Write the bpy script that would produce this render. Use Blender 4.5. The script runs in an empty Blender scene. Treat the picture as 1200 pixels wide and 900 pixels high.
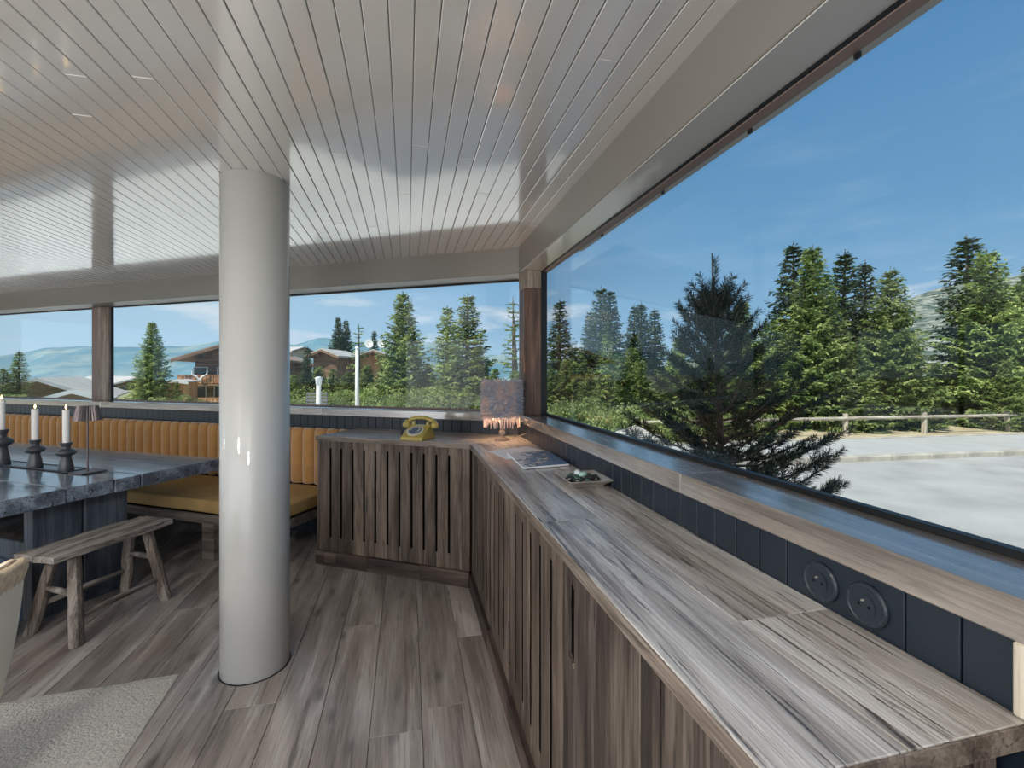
import bpy, bmesh, math, random
import numpy as np
from mathutils import Vector, Matrix
from math import sin, cos, pi, radians, sqrt, atan2

C = bpy.context.scene.collection
scn = bpy.context.scene
rnd = random.Random(7)
nrg = np.random.default_rng(5)

# ------------------------------------------------------------------ camera
FOC = 535.0
EYE = 1.4
cam_d = bpy.data.cameras.new('camera'); cam = bpy.data.objects.new('camera', cam_d); C.objects.link(cam)
cam.location = (0, 0, EYE); cam.rotation_euler = (pi / 2, 0, 0)
cam_d.sensor_fit = 'HORIZONTAL'; cam_d.sensor_width = 36; cam_d.lens = 36 * FOC / 1200
cam_d.shift_y = -13 / 1200; cam_d.clip_start = 0.02; cam_d.clip_end = 9000
scn.camera = cam

# ------------------------------------------------------------------ exposure
vs = scn.view_settings
vs.view_transform = 'Standard'; vs.look = 'None'; vs.gamma = 1; vs.use_curve_mapping = False
vs.exposure = 0.12
scn.cycles.use_denoising = True
scn.cycles.max_bounces = 8; scn.cycles.diffuse_bounces = 4; scn.cycles.glossy_bounces = 4
scn.cycles.transparent_max_bounces = 12; scn.cycles.caustics_reflective = False; scn.cycles.caustics_refractive = False
scn.cycles.sample_clamp_indirect = 6

# ------------------------------------------------------------------ sky
w = bpy.data.worlds.new('sky'); scn.world = w; w.use_nodes = True
nt = w.node_tree; nt.nodes.clear()
N = lambda t: nt.nodes.new(t)
out = N('ShaderNodeOutputWorld'); bg = N('ShaderNodeBackground'); nt.links.new(bg.outputs[0], out.inputs[0])
tc = N('ShaderNodeTexCoord'); sp = N('ShaderNodeSeparateXYZ'); nt.links.new(tc.outputs['Generated'], sp.inputs[0])
rp = N('ShaderNodeValToRGB'); nt.links.new(sp.outputs[2], rp.inputs[0])
els = rp.color_ramp.elements
els[0].position = 0.0; els[0].color = (.42, .60, .78, 1)
els[1].position = 1.0; els[1].color = (.03, .12, .34, 1)
for p, c in ((.10, (.25, .44, .66)), (.26, (.140, .325, .56)), (.60, (.080, .222, .455))):
    e = els.new(p); e.color = (*c, 1)
# lighter towards the left (sunny) side
lf = N('ShaderNodeMapRange'); nt.links.new(sp.outputs[0], lf.inputs[0])
lf.inputs[1].default_value = 0.1; lf.inputs[2].default_value = -0.8; lf.inputs[3].default_value = 0; lf.inputs[4].default_value = .7
mxl = N('ShaderNodeMixRGB'); nt.links.new(lf.outputs[0], mxl.inputs[0]); nt.links.new(rp.outputs[0], mxl.inputs[1]); mxl.inputs[2].default_value = (.52, .72, .88, 1)
# clouds
mp = N('ShaderNodeMapping'); nt.links.new(tc.outputs['Generated'], mp.inputs[0]); mp.inputs['Scale'].default_value = (1.6, 1.6, 7.5)
mp.inputs['Location'].default_value = (0.35, 0.2, 0.1)
no = N('ShaderNodeTexNoise'); nt.links.new(mp.outputs[0], no.inputs[0]); no.inputs['Scale'].default_value = 2.3; no.inputs['Detail'].default_value = 8; no.inputs['Roughness'].default_value = .56
cr = N('ShaderNodeValToRGB'); nt.links.new(no.outputs[0], cr.inputs[0])
cr.color_ramp.elements[0].position = .53; cr.color_ramp.elements[0].color = (0, 0, 0, 1)
cr.color_ramp.elements[1].position = .68; cr.color_ramp.elements[1].color = (1, 1, 1, 1)
bd = N('ShaderNodeValToRGB'); nt.links.new(sp.outputs[2], bd.inputs[0])
b = bd.color_ramp.elements; b[0].position = 0; b[0].color = (.9, .9, .9, 1); b[1].position = .62; b[1].color = (.04, .04, .04, 1)
for p, v in ((.13, .9), (.20, .10)):
    e = b.new(p); e.color = (v, v, v, 1)
ml = N('ShaderNodeMath'); ml.operation = 'MULTIPLY'; nt.links.new(cr.outputs[0], ml.inputs[0]); nt.links.new(bd.outputs[0], ml.inputs[1])
mx = N('ShaderNodeMixRGB'); nt.links.new(ml.outputs[0], mx.inputs[0]); nt.links.new(mxl.outputs[0], mx.inputs[1]); mx.inputs[2].default_value = (.66, .72, .80, 1)
nt.links.new(mx.outputs[0], bg.inputs[0]); bg.inputs[1].default_value = 1.0

# ------------------------------------------------------------------ sun
sd = bpy.data.lights.new('sun', 'SUN'); so = bpy.data.objects.new('sun', sd); C.objects.link(so)
sd.energy = 5.0; sd.angle = radians(.6); sd.color = (1, .95, .86)
SUNDIR = Vector((.62, .62, -1.05)).normalized()
so.rotation_euler = SUNDIR.to_track_quat('-Z', 'Y').to_euler(); so.location = (0, -5, 12)

# ------------------------------------------------------------------ wall frames
D1 = Vector((-.2241, .9746, 0)); N1 = Vector((.9746, .2241, 0)); R1 = atan2(D1.y, D1.x)
D2 = Vector((-.950, .3122, 0)).normalized(); N2 = Vector((-D2.y * -1, -D2.x, 0)); N2 = Vector((D2.y, -D2.x, 0)); R2 = atan2(D2.y, D2.x)
def W1(u, v, z=0): return D1 * u + N1 * v + Vector((0, 0, z))
def W2(s, q, z=0): return D2 * s + N2 * q + Vector((0, 0, z))
def inter(v, q):      # point where wall-1 line v meets wall-2 line q
    a = N1.x; b_ = N1.y; c = N2.x; d = N2.y; det = a * d - b_ * c
    return Vector(((v * d - q * b_) / det, (a * q - c * v) / det, 0))
def px(x, y, D): return Vector(((x - 600) / FOC * D, D, EYE + (437 - y) / FOC * D))
CEIL = 2.316; BEAM = 2.125; SILL = 1.098; TOP = .937
VP = .809; VG = .975; QP = 3.25; QG = 3.40

def area(name, loc, direc, sx, sy, power, col=(1, 1, 1)):
    d = bpy.data.lights.new(name, 'AREA'); d.shape = 'RECTANGLE'; d.size = sx; d.size_y = sy; d.energy = power; d.color = col
    o = bpy.data.objects.new(name, d); C.objects.link(o); o.location = loc
    o.rotation_euler = Vector(direc).to_track_quat('-Z', 'Y').to_euler()
    return o
# unseen fill lamps added to brighten the room: rear panel and point lamps
area('rear_fill', (-3.1, -1.45, 1.25), (.24, .97, 0), 6.4, 1.8, 60, (.97, .97, 1))
for i, p_ in enumerate(((-.9, -.6, 1.95), (-2.33, -.05, 1.95), (-7.03, 1.99, 1.95))):
    d_ = bpy.data.lights.new('point_fill', 'POINT'); d_.energy = 72 if i == 0 else 42; d_.color = (1, .95, .90); d_.shadow_soft_size = .14
    o_ = bpy.data.objects.new('point_fill', d_); C.objects.link(o_); o_.location = p_

# ------------------------------------------------------------------ materials
MATS = {}
def newmat(name):
    m = bpy.data.materials.new(name); m.use_nodes = True; MATS[name] = m
    t = m.node_tree; bs = t.nodes['Principled BSDF']
    return m, t, bs
def plain(name, col, rough=.5, metal=0, coat=0, bump=0, bscale=40, var=0, spec=.5, vscale=6):
    m, t, bs = newmat(name)
    bs.inputs['Base Color'].default_value = (*col, 1); bs.inputs['Roughness'].default_value = rough
    bs.inputs['Metallic'].default_value = metal; bs.inputs['Coat Weight'].default_value = coat
    bs.inputs['Specular IOR Level'].default_value = spec
    tcn = t.nodes.new('ShaderNodeTexCoord')
    if var:
        n = t.nodes.new('ShaderNodeTexNoise'); n.inputs['Scale'].default_value = vscale; n.inputs['Detail'].default_value = 5
        t.links.new(tcn.outputs['Object'], n.inputs[0])
        r = t.nodes.new('ShaderNodeValToRGB'); t.links.new(n.outputs[0], r.inputs[0])
        r.color_ramp.elements[0].position = .3; r.color_ramp.elements[1].position = .7
        r.color_ramp.elements[0].color = (*[c * (1 - var) for c in col], 1); r.color_ramp.elements[1].color = (*[min(1, c * (1 + var)) for c in col], 1)
        t.links.new(r.outputs[0], bs.inputs['Base Color'])
    if bump:
        n = t.nodes.new('ShaderNodeTexNoise'); n.inputs['Scale'].default_value = bscale; n.inputs['Detail'].default_value = 3
        t.links.new(tcn.outputs['Object'], n.inputs[0])
        b = t.nodes.new('ShaderNodeBump'); b.inputs['Strength'].default_value = bump; b.inputs['Distance'].default_value = .01
        t.links.new(n.outputs[0], b.inputs['Height']); t.links.new(b.outputs[0], bs.inputs['Normal'])
    return m
def wood(name, dark, mid, light, axis=0, grain=1.0, rough=.5, crack=.6, bump=.5, coat=0, vary=.35, crough=.08, knots=0):
    m, t, bs = newmat(name); L = t.links.new; NN = t.nodes.new
    tcn = NN('ShaderNodeTexCoord'); oi = NN('ShaderNodeObjectInfo')
    mul = NN('ShaderNodeMath'); mul.operation = 'MULTIPLY'; mul.inputs[1].default_value = 37.3; L(oi.outputs['Random'], mul.inputs[0])
    add = NN('ShaderNodeVectorMath'); add.operation = 'ADD'; L(tcn.outputs['Object'], add.inputs[0]); L(mul.outputs[0], add.inputs[1])
    def stretched(a, c, detail=5, rgh=.6, warp=0):
        mp = NN('ShaderNodeMapping'); L(add.outputs[0], mp.inputs[0]); s = [c * grain] * 3; s[axis] = a * grain; mp.inputs['Scale'].default_value = s
        n = NN('ShaderNodeTexNoise'); n.inputs['Scale'].default_value = 1; n.inputs['Detail'].default_value = detail; n.inputs['Roughness'].default_value = rgh
        n.inputs['Distortion'].default_value = warp
        L(mp.outputs[0], n.inputs[0]); return n
    big = stretched(1.1, 9, 4, .55, .6); fine = stretched(4, 120, 4, .7); crk = stretched(2.6, 42, 4, .6, .9)
    mixh = NN('ShaderNodeMath'); mixh.operation = 'MULTIPLY_ADD'; L(fine.outputs[0], mixh.inputs[0]); mixh.inputs[1].default_value = .62; L(big.outputs[0], mixh.inputs[2])
    r = NN('ShaderNodeValToRGB'); L(mixh.outputs[0], r.inputs[0]); e = r.color_ramp.elements
    e[0].position = .64; e[0].color = (*dark, 1); e[1].position = .98; e[1].color = (*light, 1); k = e.new(.80); k.color = (*mid, 1)
    cr_ = NN('ShaderNodeValToRGB'); L(crk.outputs[0], cr_.inputs[0]); e = cr_.color_ramp.elements
    e[0].position = .33; e[0].color = (1, 1, 1, 1); e[1].position = .42; e[1].color = (0, 0, 0, 1)
    cm = NN('ShaderNodeMath'); cm.operation = 'MULTIPLY'; L(cr_.outputs[0], cm.inputs[0]); cm.inputs[1].default_value = crack
    mx = NN('ShaderNodeMixRGB'); L(cm.outputs[0], mx.inputs[0]); L(r.outputs[0], mx.inputs[1]); mx.inputs[2].default_value = (*[c * .35 for c in dark], 1)
    last = mx
    if knots:
        mp = NN('ShaderNodeMapping'); L(add.outputs[0], mp.inputs[0]); s = [7.0] * 3; s[axis] = 3.2; mp.inputs['Scale'].default_value = s
        vo = NN('ShaderNodeTexVoronoi'); vo.inputs['Scale'].default_value = 1; L(mp.outputs[0], vo.inputs[0])
        kr = NN('ShaderNodeValToRGB'); L(vo.outputs['Distance'], kr.inputs[0]); e = kr.color_ramp.elements
        e[0].position = .06; e[0].color = (knots, knots, knots, 1); e[1].position = .2; e[1].color = (0, 0, 0, 1)
        km = NN('ShaderNodeMixRGB'); L(kr.outputs[0], km.inputs[0]); L(last.outputs[0], km.inputs[1]); km.inputs[2].default_value = (*[c * .3 for c in dark], 1); last = km
    hs = NN('ShaderNodeHueSaturation'); L(last.outputs[0], hs.inputs['Color'])
    vr = NN('ShaderNodeMapRange'); L(oi.outputs['Random'], vr.inputs[0]); vr.inputs[3].default_value = 1 - vary; vr.inputs[4].default_value = 1 + vary; L(vr.outputs[0], hs.inputs['Value'])
    L(hs.outputs[0], bs.inputs['Base Color'])
    rr = NN('ShaderNodeMapRange'); L(mixh.outputs[0], rr.inputs[0]); rr.inputs[1].default_value = .4; rr.inputs[2].default_value = 1.1; rr.inputs[3].default_value = min(1, rough + .15); rr.inputs[4].default_value = max(.03, rough - .12)
    L(rr.outputs[0], bs.inputs['Roughness'])
    hgt = NN('ShaderNodeMath'); hgt.operation = 'SUBTRACT'; L(mixh.outputs[0], hgt.inputs[0]); L(cm.outputs[0], hgt.inputs[1])
    b = NN('ShaderNodeBump'); b.inputs['Strength'].default_value = bump; b.inputs['Distance'].default_value = .004; L(hgt.outputs[0], b.inputs['Height']); L(b.outputs[0], bs.inputs['Normal'])
    bs.inputs['Coat Weight'].default_value = coat; bs.inputs['Coat Roughness'].default_value = crough
    return m
def emis(name, col, s):
    m, t, bs = newmat(name); bs.inputs['Base Color'].default_value = (*col, 1); bs.inputs['Emission Color'].default_value = (*col, 1); bs.inputs['Emission Strength'].default_value = s
    return m
def leafmat(name, c0, c1, c2, scale=1.2, trans=.25):
    m, t, bs = newmat(name); L = t.links.new; NN = t.nodes.new
    tcn = NN('ShaderNodeTexCoord'); oi = NN('ShaderNodeObjectInfo')
    n = NN('ShaderNodeTexNoise'); n.inputs['Scale'].default_value = scale; n.inputs['Detail'].default_value = 6; n.inputs['Roughness'].default_value = .7
    L(tcn.outputs['Object'], n.inputs[0])
    r = NN('ShaderNodeValToRGB'); L(n.outputs[0], r.inputs[0]); e = r.color_ramp.elements
    e[0].position = .34; e[0].color = (*c0, 1); e[1].position = .66; e[1].color = (*c2, 1); k = e.new(.5); k.color = (*c1, 1)
    hs = NN('ShaderNodeHueSaturation'); L(r.outputs[0], hs.inputs['Color'])
    vr = NN('ShaderNodeMapRange'); L(oi.outputs['Random'], vr.inputs[0]); vr.inputs[3].default_value = .75; vr.inputs[4].default_value = 1.25; L(vr.outputs[0], hs.inputs['Value'])
    d = NN('ShaderNodeBsdfDiffuse'); tr = NN('ShaderNodeBsdfTranslucent'); mx = NN('ShaderNodeMixShader'); mx.inputs[0].default_value = trans
    L(hs.outputs[0], d.inputs[0]); L(hs.outputs[0], tr.inputs[0]); L(d.outputs[0], mx.inputs[1]); L(tr.outputs[0], mx.inputs[2])
    L(mx.outputs[0], t.nodes['Material Output'].inputs[0])
    return m
def glassmat(name, tint=(.97, .99, .98), f=1.0):
    m, t, bs = newmat(name); L = t.links.new; NN = t.nodes.new
    tr = NN('ShaderNodeBsdfTransparent'); tr.inputs[0].default_value = (*tint, 1)
    g = NN('ShaderNodeBsdfGlossy'); g.inputs['Roughness'].default_value = 0.0
    fr = NN('ShaderNodeLayerWeight'); fr.inputs['Blend'].default_value = .5
    pw = NN('ShaderNodeMath'); pw.operation = 'POWER'; L(fr.outputs['Facing'], pw.inputs[0]); pw.inputs[1].default_value = 5
    k = NN('ShaderNodeMath'); k.operation = 'MULTIPLY_ADD'; L(pw.outputs[0], k.inputs[0]); k.inputs[1].default_value = .95 * f; k.inputs[2].default_value = .018 * f
    mx = NN('ShaderNodeMixShader'); L(k.outputs[0], mx.inputs[0]); L(tr.outputs[0], mx.inputs[1]); L(g.outputs[0], mx.inputs[2])
    L(mx.outputs[0], t.nodes['Material Output'].inputs[0])
    return m

M_floor = wood('oak_floor', (.18, .150, .132), (.315, .275, .248), (.48, .44, .41), 0, 1, .28, .4, .35, .3, .2, .2, knots=.55)
M_count = wood('reclaimed_worktop', (.20, .165, .14), (.45, .41, .375), (.72, .69, .66), 0, 1.25, .30, .95, 1.0, .5, .10, .2)
M_sill = wood('oak_sill', (.13, .11, .09), (.235, .20, .17), (.36, .32, .28), 0, 1.3, .3, .35, .5, 1, .08, .14)
for m_, io in ((M_sill, 2.5), (M_count, 1.9)): m_.node_tree.nodes['Principled BSDF'].inputs['Coat IOR'].default_value = io
M_cab = wood('barn_wood', (.042, .029, .021), (.100, .073, .055), (.185, .143, .112), 2, 1.1, .62, .6, .8, 0, .32)
M_cabd = wood('barn_wood_dark', (.022, .015, .012), (.062, .045, .036), (.15, .12, .10), 2, 1.2, .62, .7, .8, 0, .25)
M_cabh = wood('barn_wood_plinth', (.024, .015, .012), (.062, .042, .032), (.14, .10, .08), 0, 1.1, .62, .5, .8, 0, .45)
M_post = wood('post_wood', (.10, .075, .055), (.20, .155, .115), (.33, .27, .21), 2, 1.1, .5, .5, .7, 0, .12)
M_postr = wood('post_wood_red', (.055, .028, .018), (.11, .058, .038), (.19, .11, .075), 2, 1.0, .45, .4, .5, 0, .12)
M_postl = wood('post_wood_pale', (.20, .17, .125), (.42, .37, .28), (.62, .57, .46), 2, 1.0, .5, .6, .7, 0, .1)
M_stool = wood('stool_wood', (.085, .07, .058), (.27, .235, .205), (.48, .44, .40), 0, 1.6, .6, .8, .9, 0, .15)
M_stoolz = wood('stool_leg_wood', (.085, .065, .052), (.22, .18, .15), (.40, .35, .31), 2, 1.6, .6, .8, .9, 0, .15)
M_bench = wood('bench_wood', (.08, .062, .050), (.16, .13, .105), (.26, .22, .185), 0, 1.4, .6, .5, .6, 0, .1)
M_table = wood('table_wood', (.050, .062, .082), (.125, .155, .20), (.28, .33, .40), 0, .9, .22, .9, 1.0, .9, .12, .10)
M_tleg = wood('table_leg_wood', (.030, .040, .055), (.06, .078, .102), (.12, .145, .18), 2, .8, .4, .5, .5, .1, .1)
M_ceil = plain('glossy_white_lacquer', (.66, .65, .62), .14, 0, 1.0, 0, 3); cb_ = MATS['glossy_white_lacquer'].node_tree.nodes['Principled BSDF']; cb_.inputs['Coat Roughness'].default_value = .07; cb_.inputs['Coat IOR'].default_value = 2.0
M_beam = plain('beam_paint_shaded', (.185, .175, .155), .38, 0, .1, .03, 8)  # same paint as the ceiling, darkened: beam shade put into the colour
M_soff = plain('beam_paint_brightened', (.50, .49, .46), .2, 0, .6, .0, 8)  # lighter copy of the beam paint for the brighter underside
M_gap = plain('dark_gap', (.006, .005, .005), 1.0, spec=0)  # near-black; shade inside the cabinet slots is put into this colour
M_col = plain('column_paint', (.47, .475, .46), .42, 0, .6, .01, 5, .03, vscale=2)
M_navy = plain('navy_panel_paint', (.010, .018, .028), .42, 0, .05, .03, 60, .12)
M_socket = plain('navy_socket_plastic', (.016, .025, .036), .25, 0, .2)
M_plaster = plain('plaster', (.56, .53, .48), .8, 0, 0, .1, 60, .04)
M_vel = plain('ochre_velvet', (.43, .225, .075), .85, 0, 0, .1, 120, .12, .2, 9); MATS['ochre_velvet'].node_tree.nodes['Principled BSDF'].inputs['Sheen Weight'].default_value = .6
M_seat = plain('mustard_seat_fabric', (.42, .28, .115), .8, 0, 0, .12, 150, .08, .2, 7)
M_blackm = plain('black_frame_metal', (.02, .022, .024), .4, .6)
M_greym = plain('grey_brown_frame', (.20, .145, .125), .5, .0)
M_glass = glassmat('window_glass')
M_rug = plain('cream_wool_rug', (.60, .575, .53), .95, 0, 0, 1.0, 90, .12, .1, 70)
M_cream = plain('cream_velvet', (.90, .83, .69), .8, 0, 0, .1, 140, .04, .2)
M_beige = plain('beige_chair_back', (.70, .56, .40), .85, 0, 0, .6, 70, .22, .2, 45)
M_bluef = plain('grey_blue_fabric', (.115, .17, .26), .85, 0, 0, .4, 120, .2, .2, 30)
M_wax = plain('candle_wax', (.86, .85, .82), .45, 0, 0)
M_stonedark = plain('dark_turned_wood', (.05, .055, .065), .33, 0, .2, .05, 30, .2)
M_flame = emis('flame', (1, .62, .22), 9)
M_bulb = emis('bulb', (1, .60, .32), 170)
M_lampm = plain('brown_lamp_metal', (.15, .125, .125), .38, .6)
M_phone = plain('mustard_phone_plastic', (.46, .36, .085), .25, 0, .4)
M_phonew = plain('phone_cream_ring', (.62, .60, .46), .3)
M_dial = plain('phone_dial', (.16, .19, .30), .25, .3)
M_cord = plain('dark_cord', (.05, .045, .05), .6)
M_paper = plain('white_paper', (.84, .87, .92), .5)
M_cable = plain('beige_cable', (.45, .33, .22), .5)
M_dish = plain('pewter_dish', (.42, .40, .36), .35, .3, .2, .05, 30)
M_dishin = plain('cream_dish_inside', (.62, .60, .52), .4)

# ------------------------------------------------------------------ mesh helpers
def tagp(o, label=None, cat=None, group=None, kind=None):
    if label: o['label'] = label
    if cat: o['category'] = cat
    if group: o['group'] = group
    if kind: o['kind'] = kind
    return o
def thing(name, label=None, cat=None, loc=(0, 0, 0), rot=0, group=None, kind=None):
    o = bpy.data.objects.new(name, None); C.objects.link(o); o.empty_display_size = .1
    o.location = loc; o.rotation_euler = (0, 0, rot)
    return tagp(o, label, cat, group, kind)
def link(name, me, mat, parent=None, loc=(0, 0, 0), rot=None):
    o = bpy.data.objects.new(name, me); C.objects.link(o)
    if mat and not me.materials: me.materials.append(mat)
    o.location = loc
    if rot is not None: o.rotation_euler = rot
    if parent: o.parent = parent
    return o
class MB:
    def __init__(s): s.v = []; s.f = []
    def add(s, vs, fs):
        n = len(s.v); s.v += [tuple(v) for v in vs]; s.f += [tuple(i + n for i in f) for f in fs]; return s
    def box(s, x0, x1, y0, y1, z0, z1, M=None):
        vs = [Vector(p) for p in ((x0, y0, z0), (x1, y0, z0), (x1, y1, z0), (x0, y1, z0), (x0, y0, z1), (x1, y0, z1), (x1, y1, z1), (x0, y1, z1))]
        if M: vs = [M @ v for v in vs]
        return s.add(vs, [(0, 3, 2, 1), (4, 5, 6, 7), (0, 1, 5, 4), (1, 2, 6, 5), (2, 3, 7, 6), (3, 0, 4, 7)])
    def prism(s, poly, z0, z1, M=None):
        a = sum(poly[i][0] * poly[(i + 1) % len(poly)][1] - poly[(i + 1) % len(poly)][0] * poly[i][1] for i in range(len(poly)))
        if a < 0: poly = poly[::-1]
        n = len(poly); vs = [Vector((p[0], p[1], z0)) for p in poly] + [Vector((p[0], p[1], z1)) for p in poly]
        if M: vs = [M @ v for v in vs]
        return s.add(vs, [tuple(range(n))[::-1], tuple(range(n, 2 * n))] + [(i, (i + 1) % n, n + (i + 1) % n, n + i) for i in range(n)])
    def tube(s, pts, rad, seg=8, flat=None):
        pts = [Vector(p) for p in pts]; n = len(pts)
        if not hasattr(rad, '__len__'): rad = [rad] * n
        vs = []; fs = []
        for i, p in enumerate(pts):
            t = (pts[min(i + 1, n - 1)] - pts[max(i - 1, 0)]).normalized()
            up = Vector((0, 0, 1)) if abs(t.z) < .9 else Vector((1, 0, 0))
            a = t.cross(up).normalized(); b = t.cross(a).normalized()
            for k in range(seg):
                an = 2 * pi * k / seg; q = a * cos(an) * rad[i] + b * sin(an) * rad[i] * (flat or 1); vs.append(p + q)
        for i in range(n - 1):
            for k in range(seg):
                k2 = (k + 1) % seg; fs.append((i * seg + k, i * seg + k2, (i + 1) * seg + k2, (i + 1) * seg + k))
        fs.append(tuple(range(seg))[::-1]); fs.append(tuple(range((n - 1) * seg, n * seg)))
        return s.add(vs, fs)
    def lathe(s, prof, seg=24, c=(0, 0, 0), M=None):
        vs = []; fs = []
        for r, z in prof:
            for k in range(seg):
                a = 2 * pi * k / seg; v = Vector((c[0] + r * cos(a), c[1] + r * sin(a), c[2] + z)); vs.append(M @ v if M else v)
        for i in range(len(prof) - 1):
            for k in range(seg):
                k2 = (k + 1) % seg; fs.append((i * seg + k, i * seg + k2, (i + 1) * seg + k2, (i + 1) * seg + k))
        fs.append(tuple(range(seg))[::-1]); fs.append(tuple(range((len(prof) - 1) * seg, len(prof) * seg)))
        return s.add(vs, fs)
    def mesh(s, name, bevel=0, segs=1, smooth=False, fix=True):
        me = bpy.data.meshes.new(name); bm = bmesh.new()
        vv = [bm.verts.new(v) for v in s.v]
        for f in s.f:
            try: bm.faces.new([vv[i] for i in f])
            except ValueError: pass
        if fix: bmesh.ops.recalc_face_normals(bm, faces=bm.faces)
        if bevel:
            ed = [e for e in bm.edges if len(e.link_faces) == 2 and e.calc_face_angle(0) > .6]
            bmesh.ops.bevel(bm, geom=ed, offset=bevel, segments=segs, profile=.6, affect='EDGES', clamp_overlap=True)
        if smooth:
            for f in bm.faces: f.smooth = True
        bm.to_mesh(me); bm.free()
        if smooth == 'auto': pass
        return me
    def build(s, name, mat, parent=None, bevel=0, segs=1, smooth=False, centre=True, loc=(0, 0, 0), rot=None):
        if centre:
            v = np.array(s.v); c = (v.min(0) + v.max(0)) / 2; s.v = [tuple(x) for x in (v - c)]; c = Vector(c)
        else: c = Vector((0, 0, 0))
        me = s.mesh(name, bevel, segs, smooth)
        return link(name, me, mat, parent, Vector(loc) + c, rot)
def bx(name, mat, parent, x0, x1, y0, y1, z0, z1, bevel=.0, segs=1, smooth=False):
    return MB().box(x0, x1, y0, y1, z0, z1).build(name, mat, parent, bevel, segs, smooth)
_bc = {}
def bxs(name, mat, parent, x0, x1, y0, y1, z0, z1, bevel=.002):     # shared-mesh box
    k = (name, mat.name, round(x1 - x0, 4), round(y1 - y0, 4), round(z1 - z0, 4), bevel)
    if k not in _bc:
        a, b_, c = k[2] / 2, k[3] / 2, k[4] / 2; _bc[k] = MB().box(-a, a, -b_, b_, -c, c).mesh(name, bevel)
    return link(name, _bc[k], mat, parent, ((x0 + x1) / 2, (y0 + y1) / 2, (z0 + z1) / 2))
# frame helpers: boxes in wall-frame coords under an Empty at the origin of that frame
def f1(name, label=None, cat=None, kind=None, u=0, v=0, z=0): return thing(name, label, cat, W1(u, v, z), R1, None, kind)
def f2(name, label=None, cat=None, kind=None, s=0, q=0, z=0): return thing(name, label, cat, W2(s, q, z), R2, None, kind)

# ================================================================== ROOM SHELL
COR = inter(VP, QP)
UC = COR.dot(D1); SC = COR.dot(D2)            # panel corner along each wall
SEND = 8.6; UEND = -3.0
pR = W1(UEND, VG + .03); pL = W2(SEND, QG + .05); CO = inter(VG + .03, QG + .05)
pB = W1(UEND, -8.6)
floor_poly = [(p.x, p.y) for p in (CO, pR, pB, pL)]
MB().prism(floor_poly, -.12, -.022).build('floor', M_gap, None, centre=False).__setitem__('kind', 'structure')
floor = bpy.data.objects['floor']
# floor planks run parallel to the right wall
PWF = .200
row = 0; v = VP + .05 - PWF
def ulim(v, q): return (q - N2.dot(N1) * v) / N2.dot(D1)
while v > -6.6:
    uend = ulim(v, QP) - .01; u = uend - rnd.uniform(.3, 2.1)
    lim = -.6 if v > -3 else 1.2
    a = uend
    while a > lim:
        b_ = max(a - rnd.uniform(1.3, 2.3), lim - .2) if a != uend else u
        m_ = MB().box(-(a - b_) / 2 + .001, (a - b_) / 2 - .001, -PWF / 2 + .001, PWF / 2 - .001, -.022, 0)
        o = link('floor_plank', m_.mesh('floor_plank', .0012), M_floor, floor, W1((a + b_) / 2, v + PWF / 2), (0, 0, R1))
        a = b_
    v -= PWF
bx('floor_underlay', M_floor, floor, -9, 1.5, -3, 0, -.03, -.004)
bpy.data.objects['floor_underlay'].location.z = -.03

# ceiling
MB().prism(floor_poly, CEIL + .014, CEIL + .06).build('ceiling', M_beam, None, centre=False).__setitem__('kind', 'structure')
ceiling = bpy.data.objects['ceiling']
PWC = .0655
v = VP - .004
while v > -6.6:
    uend = ulim(v, QP - .04); lo = -1.6 if v > -2.5 else .6
    cut = rnd.uniform(lo + 1, uend - .5)
    for a, b_ in ((lo, cut), (cut, uend)):
        dz = rnd.uniform(-.0004, .0004)
        m_ = MB().box(-(b_ - a) / 2 + .0006, (b_ - a) / 2 - .0006, -PWC / 2 + .0012, PWC / 2 - .0012, 0, .016)
        o = link('ceiling_plank', m_.mesh('ceiling_plank', .0022), M_ceil, ceiling, W1((a + b_) / 2, v - PWC / 2, CEIL + dz), (rnd.uniform(-.004, .004), 0, R1))
    v -= PWC
# roof slab, and an unseen volume added above it to shade the ground outside
MB().prism([(p.x, p.y) for p in (inter(VG + .45, QG + .4), W1(UEND, VG + .45), pB, W2(SEND, QG + .4))], CEIL + .10, CEIL + .32).build('roof', M_plaster, None, centre=False).__setitem__('kind', 'structure')
MB().prism([(p.x, p.y) for p in (inter(VG, QG), W1(UEND, VG), pB, W2(SEND, QG))], CEIL + .32, 6.6).build('shade_volume', M_plaster, None, centre=False).__setitem__('kind', 'structure')

# beams over the windows (trim)
t1 = f1('trim_1', kind='structure')
M_b = M_beam
cb = inter(VP - .016, QP - .08)
ub = cb.dot(D1); sb = cb.dot(D2)
MB().prism([(ulim(VP - .016, QP - .08), -(VP - .016)), (ulim(.99, QP - .08), -.99), (UEND, -.99), (UEND, -(VP - .016))], BEAM + .004, CEIL + .02).build('beam', M_b, t1, .003)
MB().prism([(ulim(VP - .010, QP - .08) - .04, -(VP - .010)), (ulim(1.0, QP - .08), -.9305), (UEND, -.9305), (UEND, -(VP - .010))], BEAM, BEAM + .0035).build('soffit_bright_sheet', M_soff, t1)
t2 = f2('trim_2', kind='structure')
o2 = inter(VP - .016, QP - .08)
def slim(q, v): return inter(v, q).dot(D2)
MB().prism([(slim(QP - .08, VP - .014), -(QP - .08)), (SEND, -(QP - .08)), (SEND, -(QG + .05)), (slim(QG + .05, VG + .03), -(QG + .05))], BEAM, CEIL + .02).build('beam', M_b, t2, .003)

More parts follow.
